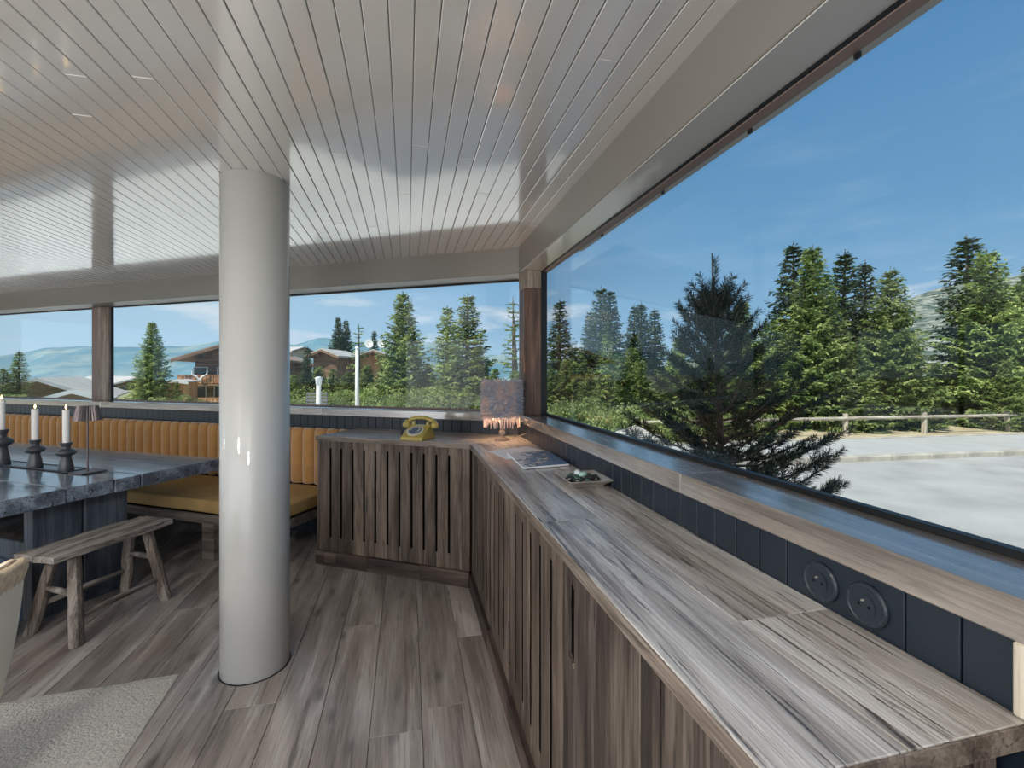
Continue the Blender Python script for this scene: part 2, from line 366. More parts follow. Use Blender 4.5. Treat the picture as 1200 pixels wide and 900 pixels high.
# walls under the windows
wr = f1('wall_right', kind='structure')
MB().prism([(UEND, -(VP + .02)), (UEND, -(VG + .03)), (ulim(VG + .03, QG + .05), -(VG + .03)), (ulim(VP + .02, QP + .02), -(VP + .02))], -.1, SILL - .06).build('wall_core', M_gap, wr)
def panels(parent, a0, a1, yf, pitch, special=()):
    a = a0
    while a < a1 - .01:
        wdt = pitch
        for s0, sw in special:
            if abs(a - s0) < pitch * .5: a = s0; wdt = sw
        b_ = min(a + wdt, a1)
        bxs('panel', M_navy, parent, a + .0015, b_ - .0015, yf - .018, yf, 0, SILL - .0605, .0015)
        a = b_
panels(wr, .437, UC, -VP, .079, ((.595, .243),))
panels(wr, -1.459, .437, -VP, .079)
wf = f2('wall_far', kind='structure')
MB().prism([(ulim(0, 0), 0)] if 0 else [(slim(QP + .02, VP + .02), -(QP + .02)), (SEND, -(QP + .02)), (SEND, -(QG + .05)), (slim(QG + .05, VG + .03), -(QG + .05))], -.1, SILL - .06).build('wall_core', M_gap, wf)
panels(wf, SC, SEND - .1, -QP, .0775)

# sills: two boards on each side
t3 = f1('trim_3', kind='structure')
uj = W1(0, 0).x
for a, b_, in ((ulim(VP - .012, QP - .05), 1.220), (1.218, -.30), (-.302, -2.9)):
    far = a > 2
    pts = [(a, -(VP - .012)), (ulim(VG + .01, QG - .1) if far else a, -(VG + .01)), (b_, -(VG + .01)), (b_, -(VP - .012))]
    MB().prism(pts, SILL - .06, SILL).build('sill_board', M_sill, t3, .003)
t4 = f2('trim_4', kind='structure')
s0 = slim(QP - .05, VP - .012)
for a, b_ in ((s0, 2.75), (2.752, 5.6), (5.602, 8.5)):
    far = a < 2
    pts = [(a, -(QP - .05)), (b_, -(QP - .05)), (b_, -(QG + .02)), (slim(QG + .02, VG) if far else a, -(QG + .02))]
    MB().prism(pts, SILL - .06, SILL).build('sill_board', M_sill, t4, .003)

# windows
w1 = f1('window_1', kind='structure')
uc = 3.36
bx('pane', M_glass, w1, -2.9, uc, -(VG + .003), -(VG - .003), SILL + .012, BEAM - .004)
bx('frame_bottom', M_blackm, w1, -2.9, uc, -(VG + .012), -(VG - .014), SILL + .0002, SILL + .014, .002)
bx('frame_top', M_blackm, w1, -2.9, uc, -.941, -.931, BEAM - .006, BEAM, .001)
bx('frame_track', M_greym, w1, -2.9, uc, -.984, -.9415, BEAM - .008, BEAM, .002)
for u_ in (.82, 1.15, 1.62, 2.2):
    bx('frame_clip', M_blackm, w1, u_, u_ + .012, -.992, -.982, BEAM - .018, BEAM - .004, .001)
bx('frame_side', M_blackm, w1, uc - .03, uc, -(VG + .012), -(VG - .05), SILL, BEAM, .002)
w2 = f2('window_2', kind='structure')
spost = None
def sOf(x, q):      # s coordinate on line q seen at pixel x
    r = (x - 600) / FOC; Y = q / (N2.x * r + N2.y); return D2.x * r * Y + D2.y * Y
sA = sOf(131, QG - .04); sB = sOf(108, QG - .04); sR = sOf(612, QG)
for nm, a, b_ in (('window_2', sR - .02, sA + .01), ('window_3', sB - .01, SEND - .1)):
    wn = w2 if nm == 'window_2' else f2('window_3', kind='structure')
    bx('pane', M_glass, wn, a, b_, -(QG + .003), -(QG - .003), SILL + .01, BEAM - .004)
    bx('frame_bottom', M_greym, wn, a, b_, -(QG + .012), -(QG - .014), SILL + .0002, SILL + .012, .002)
    bx('frame_top', M_blackm, wn, a, b_, -(QG + .012), -(QG - .014), BEAM - .012, BEAM, .002)
# left post between window 2 and 3
tp = f2('trim_5', kind='structure')
s1, s2 = sOf(127.0, QG - .035), sOf(114.5, QG - .035)
bx('post', M_post, tp, s1, s2, -(QG + .02), -(QG - .035), SILL, BEAM, .004)
bx('post_cover', M_greym, tp, s2, sOf(107.5, QG - .028), -(QG + .02), -(QG - .028), SILL, BEAM, .002)
bx('post_seal', M_blackm, tp, sOf(129.0, QG - .012), s1, -(QG + .02), -(QG - .012), SILL, BEAM, .002)
# corner post
t6 = f1('trim_6', kind='structure')
u0 = 3.10
bx('post', M_postr, t6, u0, u0 + .15, -.925, -.80, SILL, BEAM - .13, .004)
bx('post_block', M_post, t6, u0 - .003, u0 + .15, -.925, -.798, BEAM - .13, BEAM, .004)
bx('post_seal', M_blackm, t6, u0 + .01, u0 + .15, -.972, -.925, SILL, BEAM, .002)
# pale post at the near end of the counter and lower dark foot
t7 = f1('trim_7', kind='structure')
bx('post', M_postl, t7, .30, .4510, -(VP + .0), -(VP - .0115), TOP + .0002, SILL - .0605, .003)
bx('post_foot', M_cab, t7, .30, .4335, -(VP + .0), -(VP - .014), 0, TOP, .003)

# rear and left walls (behind / beside the viewer), with glazed openings
def wallseg(name, p, q, openings):
    L_ = (q - p).length; d = (q - p).normalized(); ang = atan2(d.y, d.x)
    t = thing(name, None, None, p, ang, None, 'structure')
    xs = 0
    for a, b_ in openings:
        bx('wall_section', M_plaster, t, xs, a, -.1, .1, 0, CEIL); bx('wall_section', M_plaster, t, a, b_, -.1, .1, 0, .35); bx('wall_section', M_plaster, t, a, b_, -.1, .1, 2.15, CEIL)
        bx('mullion', M_blackm, t, (a + b_) / 2 - .03, (a + b_) / 2 + .03, -.05, .05, .35, 2.15); xs = b_
    bx('wall_section', M_plaster, t, xs, L_, -.1, .1, 0, CEIL)
pR2 = W1(-2.2, VG); pB2 = W1(-2.2, -7.6)
wallseg('wall_rear', pB2, pR2, ((1.5, 3.6), (4.2, 7.6)))
wallseg('wall_left', W2(8.45, QP + .1), W2(8.45, -1.2), ((.4, 3.8),))

# ================================================================== CABINETS
VF = .412; QF = 2.752; PL = .10; CT = .903        # fronts, plinth height, underside of the worktop
P0 = inter(VF, QF); U0 = P0.dot(D1); S0 = P0.dot(D2)
PE = .445                                          # near end of the right counter
def plank_I(w_, h, z0, z1, g, notch=None):
    a = w_ / 2 - .0008; i = w_ / 2 - g / 2
    return [(-a, 0), (a, 0), (a, z0), (i, z0), (i, z1), (a, z1), (a, h), (-a, h), (-a, z1), (-i, z1), (-i, z0), (-a, z0)]
MXZ = Matrix(((1, 0, 0, 0), (0, 0, -1, 0), (0, 1, 0, 0), (0, 0, 0, 1)))     # xy polygon -> xz, extruded along -y
def upright(name, poly, mat, parent, x, y, z, th=.022, bevel=.0015):
    me = MB().prism(poly, 0, th, MXZ).mesh(name, bevel); return link(name, me, mat, parent, (x, y, z))
def plinth(parent, a0, a1, y, lengths):
    a = a0; k = 0
    while a < a1 - .02:
        b_ = min(a + lengths[k % len(lengths)], a1); k += 1
        bx('plinth_board', M_cabh, parent, a + .001, b_ - .001, y - .006 - rnd.uniform(0, .003), y + .02, 0, PL, .0015); a = b_
# right cabinet 1: slatted front. local x=u, local y=-v  (front faces +y)
UD = 1.175
cA = f1('cabinet', 'long slatted grey-brown wood cabinet under the right-hand worktop', 'cabinet', u=(U0 + UD) / 2, v=.6)
def loc1(u, v, o): return u - (o['cu']), -(v - o['cv'])
cu = (U0 + UD) / 2; cv = .6
def g1(u): return u - cu
yF = -(VF - cv)
MB().prism([(g1(UD + .002), yF - .05), (g1(U0 + .0), yF - .05), (g1(ulim(VP - .02, QF) + .0), -(VP - .022 - cv)), (g1(UD + .002), -(VP - .022 - cv))], PL, CT).build('carcass', M_gap, cA)
slots = [1.344, 1.454, 1.565, 1.675, 1.785, 1.893, 2.0, 2.108, 2.216, 2.324, 2.432, 2.54, 2.648, 2.756]
slu = [s_ * (D1.y) + (-.2241) * (.4235 - .23 * s_) for s_ in slots]      # Y -> u
edges = [UD + .001] + slu + [U0 - .10]
for i in range(len(edges) - 1):
    a, b_ = edges[i], edges[i + 1]; w_ = b_ - a
    pl = plank_I(w_, CT - PL - .001, .19 - PL, .85 - PL, .023)
    if i == 0: pl = [(x if x > 0 else -w_ / 2 + .0008, y) for x, y in pl]
    upright('slat', pl, M_cab, cA, g1((a + b_) / 2), yF, PL + .0005, .011)
for u_ in slu: bxs('slot_shade', M_gap, cA, g1(u_) - .0115, g1(u_) + .0115, yF - .011, yF - .0018, .19, .85, 0)  # near-black strips added: the slots' shade put into colour
bx('corner_board', M_cab, cA, g1(U0 - .099), g1(U0 - .001), yF - .022, yF + .0, PL, CT - .001, .0015)
plinth(cA, g1(UD + .001), g1(U0 - .012), yF, (.62, .48, .66))
# right cabinet 2: door with cut-out handle
U2 = .688
cB = f1('cabinet', 'right-hand dark wood cabinet door with a tall cut-out grip, beside the slats', 'cabinet', u=(UD + U2) / 2, v=.6)
cu = (UD + U2) / 2
bx('carcass', M_gap, cB, g1(U2 + .002), g1(UD - .002), -(VP - .022 - cv), yF - .03, PL, CT)
bx('grip_shade', M_gap, cB, g1(UD - .09), g1(UD - .03), yF - .018, yF - .0105, .64, .89)  # near-black sheet: shade inside the grip opening put into colour
hd = CT - PL - .003
door = bpy.data.objects.new('door', None); C.objects.link(door); door.parent = cB; door.location = (0, yF, PL)
door['label'] = 'plank door with a tall cut-out grip'
hz0, hz1 = .665 - PL, .862 - PL
us = [UD - .003, .962, .830, .755, U2 + .002]
for i in range(4):
    b_, a = us[i], us[i + 1]; w_ = b_ - a; h2 = w_ / 2 - .0007
    if i == 0:
        c0 = h2 - .082; c1_ = h2 - .034
        poly = [(-h2, 0), (h2, 0), (h2, hd), (-h2, hd)]
        # outer plank with slot: built as four pieces around the opening with sloping ends
        m_ = MB()
        m_.prism([(-h2, 0), (c0, 0), (c0, hd), (-h2, hd)], 0, .010, MXZ)
        m_.prism([(c1_, 0), (h2, 0), (h2, hd), (c1_, hd)], 0, .010, MXZ)
        m_.prism([(c0, 0), (c1_, 0), (c1_, hz0), (c0, hz0 - .02)], 0, .010, MXZ)
        m_.prism([(c0, hz1 - .01), (c1_, hz1 + .012), (c1_, hd), (c0, hd)], 0, .010, MXZ)
        link('door_plank', m_.mesh('door_plank'), M_cabd, door, (g1((a + b_) / 2), 0, 0))
        bx('grip_lining', M_postl, door, g1(b_ - .083), g1(b_ - .035), -.016, -.001, hz0 - .022, hz0 - .012)
    else:
        upright('door_plank', [(-h2, 0), (h2, 0), (h2, hd), (-h2, hd)], M_cabd, door, g1((a + b_) / 2), 0, 0)
plinth(cB, g1(U2 + .001), g1(UD - .001), yF, (.55,))
# right cabinet 3: end unit
cC = f1('cabinet', 'nearest wood cabinet closing the end of the right-hand counter', 'cabinet', u=(U2 + PE) / 2, v=.6)
cu = (U2 + PE) / 2
bx('carcass', M_gap, cC, g1(PE + .024), g1(U2 - .002), -(VP - .046 - cv), yF - .03, PL, CT)
for a, b_ in ((PE, .56), (.56, U2 - .002)):
    h2 = (b_ - a) / 2 - .0008
    upright('front_board', [(-h2, 0), (h2, 0), (h2, CT - PL), (-h2, CT - PL)], M_cabd, cC, g1((a + b_) / 2), yF, PL)
vv = VF + .024
while vv < VP - .05:
    v2 = min(vv + .095, VP - .0475)
    bxs('end_board', M_cabd, cC, g1(PE), g1(PE + .022), -(v2 - .001 - cv), -(vv + .001 - cv), PL, CT, .0015); vv = v2
plinth(cC, g1(PE + .001), g1(U2 - .001), yF, (.55,))
# far cabinet. local x=s, y=-q, front faces +y
SE = 2.418
cD = f2('cabinet', 'slatted grey-brown wood cabinet under the far window, end of the bench', 'cabinet', s=(S0 + SE) / 2, q=2.98)
cs = (S0 + SE) / 2; cq = 2.98; g2 = lambda s: s - cs; yD = -(QF - cq)
MB().prism([(g2(S0 - .0), yD - .05), (g2(SE - .024), yD - .05), (g2(SE - .024), -(QP - .022 - cq)), (g2(slim(QP - .022, VP - .04)), -(QP - .022 - cq))], PL, CT).build('carcass', M_gap, cD)
def sOfz(x): return sOf(x, QF)
slx = [360 + z_ / 3.914 for z_ in (107, 155, 208, 260, 312, 368, 422, 478, 534, 592, 650)]
eds = sorted([sOfz(x) for x in slx])
edges = [2 * eds[0] - eds[1]] + eds + [SE - .022]
for i in range(len(edges) - 1):
    a, b_ = edges[i], edges[i + 1]; w_ = b_ - a
    pl = plank_I(w_, CT - PL - .001, .20 - PL, .85 - PL, .017)
    if i == len(edges) - 2: pl = [(x if x < 0 else w_ / 2 - .0008, y) for x, y in pl]
    if i == 0: pl = [(x if x > 0 else -w_ / 2 + .0008, y) for x, y in pl]
    upright('slat', pl, M_cab, cD, g2((a + b_) / 2), yD, PL + .0005, .010)
for s_ in eds: bxs('slot_shade', M_gap, cD, g2(s_) - .0085, g2(s_) + .0085, yD - .010, yD - .0025, .20, .85, 0)  # near-black strips again stand in for shade in the slots
bx('corner_board', M_cab, cD, g2(S0 + .014), g2(edges[0] - .001), yD - .022, yD, PL, CT - .001, .0015)
bx('side_board', M_cab, cD, g2(SE - .021), g2(SE), -(QP - .022 - cq), yD, PL, CT - .001, .0015)
plinth(cD, g2(S0 + .012), g2(SE), yD, (.36, .42, .26, .11, .12))

# worktops
ct1 = f1('worktop', 'weathered grey wood worktop along the right-hand window', 'worktop', u=1.7, v=.6, z=CT)
VT = .404; QT = 2.742; VM = .600
mA = inter(VT, QT); mC = inter(VP - .002, QP - .002)
um = lambda v: mA.dot(D1) + (mC.dot(D1) - mA.dot(D1)) * (v - VT) / (VP - .002 - VT)
def tb(parent, pts, name='worktop_board', mat=None, g=None):
    MB().prism(pts, 0, TOP - CT).build(name, mat or M_count, parent, .0012)
q1 = lambda u, v: (u - 1.7, -(v - .6))
UJ1, UJ2 = 1.363, .735
tb(ct1, [q1(um(VT), VT), q1(um(VM), VM - .0006), q1(UJ1 + .0007, VM - .0006), q1(UJ1 + .0007, VT)])
tb(ct1, [q1(UJ1 - .0007, VT), q1(UJ1 - .0007, VM - .0006), q1(PE - .008, VM - .0006), q1(PE - .008, VT)])
tb(ct1, [q1(um(VM), VM + .0006), q1(um(VP - .002), VP - .002), q1(UJ2 + .0007, VP - .002), q1(UJ2 + .0007, VM + .0006)])
tb(ct1, [q1(UJ2 - .0007, VM + .0006), q1(UJ2 - .0007, VP - .002), q1(PE - .008, VP - .002), q1(PE - .008, VM + .0006)])
M_edge = wood('worktop_edge_shaded', (.07, .052, .042), (.17, .135, .11), (.30, .25, .21), 0, 1.3, .55, .6, .7, 0, .1)  # strips added over the edges, darkened in colour to offset frontal fill light
bx('edge_shade_strip', M_edge, ct1, PE - .008 - 1.7, um(VT) - .002 - 1.7, -(VT - .0003 - .6), -(VT - .0033 - .6), .0005, TOP - CT - .002, .0006)
bx('edge_shade_strip', M_edge, ct1, PE - .0113 - 1.7, PE - .0083 - 1.7, -(VP - .002 - .6), -(VT - .6), .0005, TOP - CT - .002, .0006)
ct2 = f2('worktop', 'wood worktop under the far window, carrying the yellow telephone', 'worktop', s=1.8, q=2.98, z=CT)
sm = lambda q: mA.dot(D2) + (mC.dot(D2) - mA.dot(D2)) * (q - QT) / (QP - .002 - QT) + .001
q2 = lambda s, q: (s - 1.8, -(q - 2.98))
QM = 2.99
bx('edge_shade_strip', M_edge, ct2, sm(QT) + .003 - 1.8, SE + .006 - 1.8, -(QT - .0003 - 2.98), -(QT - .0033 - 2.98), .0005, TOP - CT - .002, .0006)
tb(ct2, [q2(sm(QT), QT), q2(2.0, QT), q2(2.0, QM), q2(sm(QM), QM)]); tb(ct2, [q2(2.001, QT), q2(SE + .006, QT), q2(SE + .006, QM), q2(2.001, QM)])
tb(ct2, [q2(sm(QM + .001), QM + .001), q2(SE + .006, QM + .001), q2(SE + .006, QP - .002), q2(sm(QP - .002), QP - .002)])

# sockets on the navy panel
for Yk, z_, lab in ((.913, .983, 'round navy wall socket left of the pair, above the worktop'), (.821, .983, 'round navy wall socket right of the pair, nearest the pale post')):
    u_ = Yk * D1.y - .2241 * (.83 - .23 * Yk)
    so_ = f1('wall_socket', lab, 'socket', u=u_, v=VP, z=z_)
    RY = Matrix.Rotation(-pi / 2, 4, 'X')          # z -> +y  (towards the room)
    MB().lathe([(0.0385, -.0005), (.0385, .006), (.036, .009), (.033, .0095), (.031, .0085), (.030, .0085), (.0, .0085)], 32, M=RY).build('cover_ring', M_socket, so_, centre=False, smooth=False)
    MB().lathe([(.0, .0086), (.020, .0086), (.0205, .011), (.0, .011)], 24, M=RY).build('socket_insert', M_socket, so_, centre=False)
    for dx in (-.0095, .0095):
        MB().lathe([(0, .0112), (.0024, .0112), (.0024, .0118), (0, .0118)], 8, (dx, 0, 0), RY).build('socket_hole', M_gap, so_, centre=False)
    MB().lathe([(0, .0112), (.0018, .0112), (.0018, .0160), (0, .0165)], 8, (0, -.010, 0), RY).build('earth_pin', M_dish, so_, centre=False)

# ================================================================== COLUMN
colt = thing('column', 'round glossy cream column from floor to ceiling', 'column', (-1.231, 2.193, 0))
MB().lathe([(.147, .0006), (.148, .004), (.148, CEIL - .001)], 72).build('shaft', M_col, colt, smooth=False, centre=False)
for p in bpy.data.objects['shaft'].data.polygons: p.use_smooth = abs(p.normal.z) < .5
MB().lathe([(.148, 0.0003), (.154, .0003), (.154, .002), (.148, .002)], 48).build('base_ring', M_blackm, colt, centre=False)

# ================================================================== BANQUETTE
QB0, QB1 = 2.525, QP - .02
SB0 = 2.56
bq = f2('banquette', 'long banquette with a mustard seat and channelled ochre velvet back below the far windows', 'bench', s=4.9, q=2.9)
g3 = lambda s: s - 4.9; h3 = lambda q: -(q - 2.9)
bx('seat_rail', M_bench, bq, g3(SB0), g3(7.9), h3(QB0 + .04), h3(QB0), .272, .338, .003)
bx('seat_rail', M_bench, bq, g3(SB0), g3(SB0 + .04), h3(QB1), h3(QB0 + .041), .272, .338, .003)
bx('seat_deck', M_gap, bq, g3(SB0 + .02), g3(7.9), h3(QB1), h3(QB0 + .02), .338, .354)
MB().box(g3(SB0 - .004), g3(5.2), h3(QP - .10), h3(QB0 - .006), .355, .450).build('seat_cushion', M_seat, bq, .018, 3, True)
MB().box(g3(5.205), g3(7.9), h3(QP - .10), h3(QB0 - .006), .355, .450).build('seat_cushion', M_seat, bq, .018, 3, True)
for s_ in (SB0 + .002, 3.16, 4.6, 6.1, 7.5):
    if s_ == SB0 + .002: bx('leg', M_bench, bq, g3(s_), g3(s_ + .09), h3(QB1 - .02), h3(QB1 - .12), 0, .271, .003)
    else: bx('leg', M_bench, bq, g3(s_), g3(s_ + .12), h3(QB0 + .13), h3(QB0 + .002), 0, .271, .003)
bx('back_board', M_gap, bq, g3(2.43), g3(7.9), h3(QP - .004), h3(QP - .02), .36, .925)
# channels: rounded vertical tubes
chw = .1225
prof = []
for k in range(7):
    a = pi * k / 6; prof.append((-(chw / 2 - .001) * cos(a), .018 + .062 * sin(a) ** .6 if 0 < k < 6 else .018))
mb = MB(); nz = 5; zz = [(.452, .90), (.47, 1), (.87, 1), (.905, .9), (.925, .55)]
vs = []
for z_, k in zz:
    for x, y in prof: vs.append((x, .0 + y * k, z_))
    vs.append((chw / 2 - .001, 0, z_)); vs.append((-(chw / 2 - .001), 0, z_))
n = len(prof) + 2; fs = []
for i in range(nz - 1):
    for k in range(n): k2 = (k + 1) % n; fs.append((i * n + k, i * n + k2, (i + 1) * n + k2, (i + 1) * n + k))
fs += [tuple(range(n)), tuple(range((nz - 1) * n, nz * n))]
mb.add(vs, fs); chm = mb.mesh('channel', 0, 1, True)
s_ = 2.46
while s_ < 7.8:
    link('channel', chm, M_vel, bq, (g3(s_ + chw / 2), h3(QP - .02), 0)); s_ += chw

# ================================================================== TABLE
tt = f2('dining_table', 'heavy blue-grey plank dining table with thick glossy top', 'table', s=4.9, q=1.83)
g4 = lambda s: s - 4.9; h4 = lambda q: -(q - 1.83)
te = [1.05, 1.335, 1.657, 1.896, 2.042, 2.334, 2.61]
for i in range(6):
    bx('top_plank', M_table, tt, g4(3.185 + rnd.uniform(-.006, .006)), g4(6.6), h4(te[i + 1] - .003), h4(te[i] + .003), .665, .750 - (.0 if i != 3 else .003), .003)
for (sa) in (3.35, 5.9):
    for a, b_ in ((1.59, 1.822), (1.834, 2.07)):
        bx('leg_slab', M_tleg, tt, g4(sa), g4(sa + .08), h4(b_), h4(a), 0, .664, .004)
bx('stretcher', M_tleg, tt, g4(3.431), g4(5.9), h4(1.87), h4(1.79), .2, .32, .004)

# tray, candlesticks, candles, small lamp
tr = f2('tray', 'long low dark tray in the middle of the table under the candlesticks', 'tray', s=4.55, q=1.975, z=.7505)
m_ = MB().box(-.88, .88, -.060, .060, 0, .005); m_.box(-.88, .88, -.060, -.055, .005, .010); m_.box(-.88, .88, .055, .060, .005, .010); m_.box(-.88, -.875, -.055, .055, .005, .010); m_.box(.875, .88, -.055, .055, .005, .010)
m_.build('tray_body', M_stonedark, tr, centre=False)
TZ = .7562
def holder(x, y, sc, lab, hh):
    t = thing('candlestick', lab, 'candlestick', (x, y, TZ), 0, None)
    pr = [(.041, 0), (.042, .004), (.034, .05), (.026, .088), (.027, .094), (.046, .104), (.054, .116), (.054, .124), (.046, .134), (.026, .142), (.022, .148), (.024, .160), (.033, .178), (.033, .184), (.020, .184), (.019, .172)]
    MB().lathe([(r * sc, z * hh) for r, z in pr], 32).build('stick_body', M_stonedark, t, centre=False, smooth=True)
    return .172 * hh
def candle(x, y, zb, h, lab):
    t = thing('candle', lab, 'candle', (x, y, zb), 0, None)
    MB().lathe([(.0165, .0002), (.0185, .012), (.0185, h - .004), (.016, h), (.006, h - .003), (0.0, h - .003)], 20).build('wax', M_wax, t, centre=False, smooth=True)
    MB().tube([(0, 0, h - .003), (.0005, 0, h + .008)], .0012, 6).build('wick', M_gap, t, centre=False)
    MB().lathe([(.0008, h + .004), (.0045, h + .010), (.0055, h + .016), (.003, h + .026), (.0002, h + .036)], 12).build('flame', M_flame, t, centre=False, smooth=True)
H = [(-2.95, 3.02, 1, 1.0, .228, 'right-hand dark candlestick, beside the small pleated lamp', 'lit white candle nearest the small pleated lamp'),
     (-3.262, 3.122, 1, 1.02, .222, 'middle dark candlestick on the table tray', 'lit white candle in the middle of the table row'),
     (-3.60, 3.22, 1.12, 1.33, .225, 'tall dark candlestick at the left edge of the picture', 'white candle in the tallest candlestick, left edge')]
for x, y, sc, hh, ch, l1, l2 in H:
    z_ = holder(x, y, sc, l1, hh); candle(x, y, TZ + z_ + .0005, ch, l2)
lp = thing('table_lamp', 'small brown table lamp with a pleated shade on a thin stem', 'lamp', (-2.775, 2.985, .7502), R2)
bx('base_plate', M_lampm, lp, -.07, .07, -.07, .07, 0, .008, .002)
MB().tube([(0, 0, .008), (0, 0, .43)], .0055, 10).build('stem', M_lampm, lp, centre=False)
m_ = MB(); seg = 60; vs = []; fs = []
for (r, z_) in ((.072, .340), (.052, .435)):
    for th_ in (0, .0015):
        for k in range(seg):
            a = 2 * pi * k / seg; rr = r - th_ + (.0028 if k % 2 else -.0028); vs.append((rr * cos(a), rr * sin(a), z_))
for k in range(seg):
    k2 = (k + 1) % seg
    fs += [(k, k2, 2 * seg + k2, 2 * seg + k), (seg + k, 3 * seg + k, 3 * seg + k2, seg + k2), (k, seg + k, seg + k2, k2), (2 * seg + k, 2 * seg + k2, 3 * seg + k2, 3 * seg + k)]
m_.add(vs, fs).build('lamp_shade', M_lampm, lp, centre=False)
MB().lathe([(0.0, .431), (.048, .431), (.048, .434), (0.0, .434)], 30).build('shade_cap', plain('pale_diffuser', (.45, .42, .42), .5), lp, centre=False)

# ================================================================== STOOL
# footprint measured on the floor
fa = [Vector((-2.235, 2.345, 0)), Vector((-2.585, 2.455, 0)), Vector((-2.145, 2.83, 0)), Vector((-2.475, 2.93, 0))]
cen = sum(fa, Vector()) / 4; ax = ((fa[2] - fa[0]) + (fa[3] - fa[1])).normalized(); ang = atan2(ax.y, ax.x)
st = thing('stool', 'low weathered wooden stool with splayed legs beside the table end', 'stool', (cen.x, cen.y, 0), ang)
HS = .475
def rough_plank(x0, x1, y0, y1, z0, z1, nx=10, ny=3, amp=.006, seed=1):
    r = random.Random(seed); m = MB(); top = []; bot = []
    for i in range(nx + 1):
        for j in range(ny + 1):
            x = x0 + (x1 - x0) * i / nx; y = y0 + (y1 - y0) * j / ny
            dx = r.uniform(-amp, amp) * 1.2 if i in (0, nx) else 0; dy = r.uniform(-amp, amp) if j in (0, ny) else 0
            ed = .006 if (i in (0, nx) or j in (0, ny)) else 0
            top.append((x + dx, y + dy, z1 - ed + r.uniform(-amp, amp) * .35)); bot.append((x + dx * .8, y + dy * .8, z0 + ed * .6))
    n = len(top); w_ = ny + 1; fs = []
    for i in range(nx):
        for j in range(ny):
            a = i * w_ + j; fs += [(a, a + w_, a + w_ + 1, a + 1), (n + a, n + a + 1, n + a + w_ + 1, n + a + w_)]
    ring = [i * w_ for i in range(nx + 1)] + [nx * w_ + j for j in range(1, w_)] + [i * w_ + ny for i in range(nx - 1, -1, -1)] + [j for j in range(ny - 1, 0, -1)]
    for k in range(len(ring)): a, b_ = ring[k], ring[(k + 1) % len(ring)]; fs.append((a, b_, n + b_, n + a))
    return m.add(top + bot, fs)
rough_plank(-.325, .315, -.13, .13, HS - .042, HS, 12, 4, .007, 3).build('seat', M_stool, st, centre=False)
inv = Matrix.Rotation(-ang, 3, 'Z')
feet = [inv @ (p - cen) for p in fa]
def rleg(p, q, r0, r1, seed):
    r = random.Random(seed); n = 6; m = MB(); vs = []; fs = []
    for i in range(n + 1):
        t = i / n; c = p.lerp(q, t) + Vector((r.uniform(-.003, .003), r.uniform(-.003, .003), 0)) * (0 < i < n); a = r0 + (r1 - r0) * t
        for k in range(8):
            an = 2 * pi * k / 8 + pi / 8; sq = 1.08 if k % 2 else .96
            vs.append(c + Vector((cos(an) * a * sq, sin(an) * a * sq, 0)))
    for i in range(n):
        for k in range(8): k2 = (k + 1) % 8; fs.append((i * 8 + k, i * 8 + k2, (i + 1) * 8 + k2, (i + 1) * 8 + k))
    fs += [tuple(range(8)), tuple(range(n * 8, n * 8 + 8))]
    return m.add(vs, fs)
tops = []
for i, f in enumerate(feet):
    tp_ = Vector((f.x * .80, f.y * .47, HS - .040)); tops.append(tp_)
    rleg(f, tp_, .030, .027, i).build('leg', M_stoolz, st, centre=False)
def on(i, t): return feet[i].lerp(tops[i], t)
for a, b_, t in ((0, 2, .30), (1, 3, .34), (0, 1, .55), (2, 3, .60)):
    p, q = on(a, t), on(b_, t); m2 = (p + q) / 2 + Vector((0, 0, .004))
    MB().tube([p, m2, q], [.014, .0165, .013], 8).build('stretcher', M_stool, st, centre=False, smooth=True)

# ================================================================== RUG
rg = thing('rug', 'cream flat-woven wool rug with a straight edge near the column', 'rug', (-1.543, 2.116, 0), atan2(-.186, -.622))
# local x runs along far edge (leftwards), local y: n = towards the camera
nx, ny = 60, 50; vs = []; fs = []; r = random.Random(4)
LX, LY = 2.6, 2.2
for j in range(ny + 1):
    for i in range(nx + 1):
        x = LX * i / nx; y = LY * j / ny; edge = i in (0, nx) or j in (0, ny)
        vs.append((x + (r.uniform(-.004, .004) if i in (0, nx) else 0), y + (r.uniform(-.004, .004) if j in (0, ny) else 0), .004 if edge else .012 + r.uniform(-.0015, .0015)))
for j in range(ny):
    for i in range(nx): a = j * (nx + 1) + i; fs.append((a, a + 1, a + nx + 2, a + nx + 1))
b0 = len(vs); vs += [(0, 0, .0005), (LX, 0, .0005), (LX, LY, .0005), (0, LY, .0005)]; fs.append((b0 + 3, b0 + 2, b0 + 1, b0))
vs_top = vs
me = MB().add(vs, fs); 
o = me.build('rug_pile', M_rug, rg, centre=False, smooth=True)

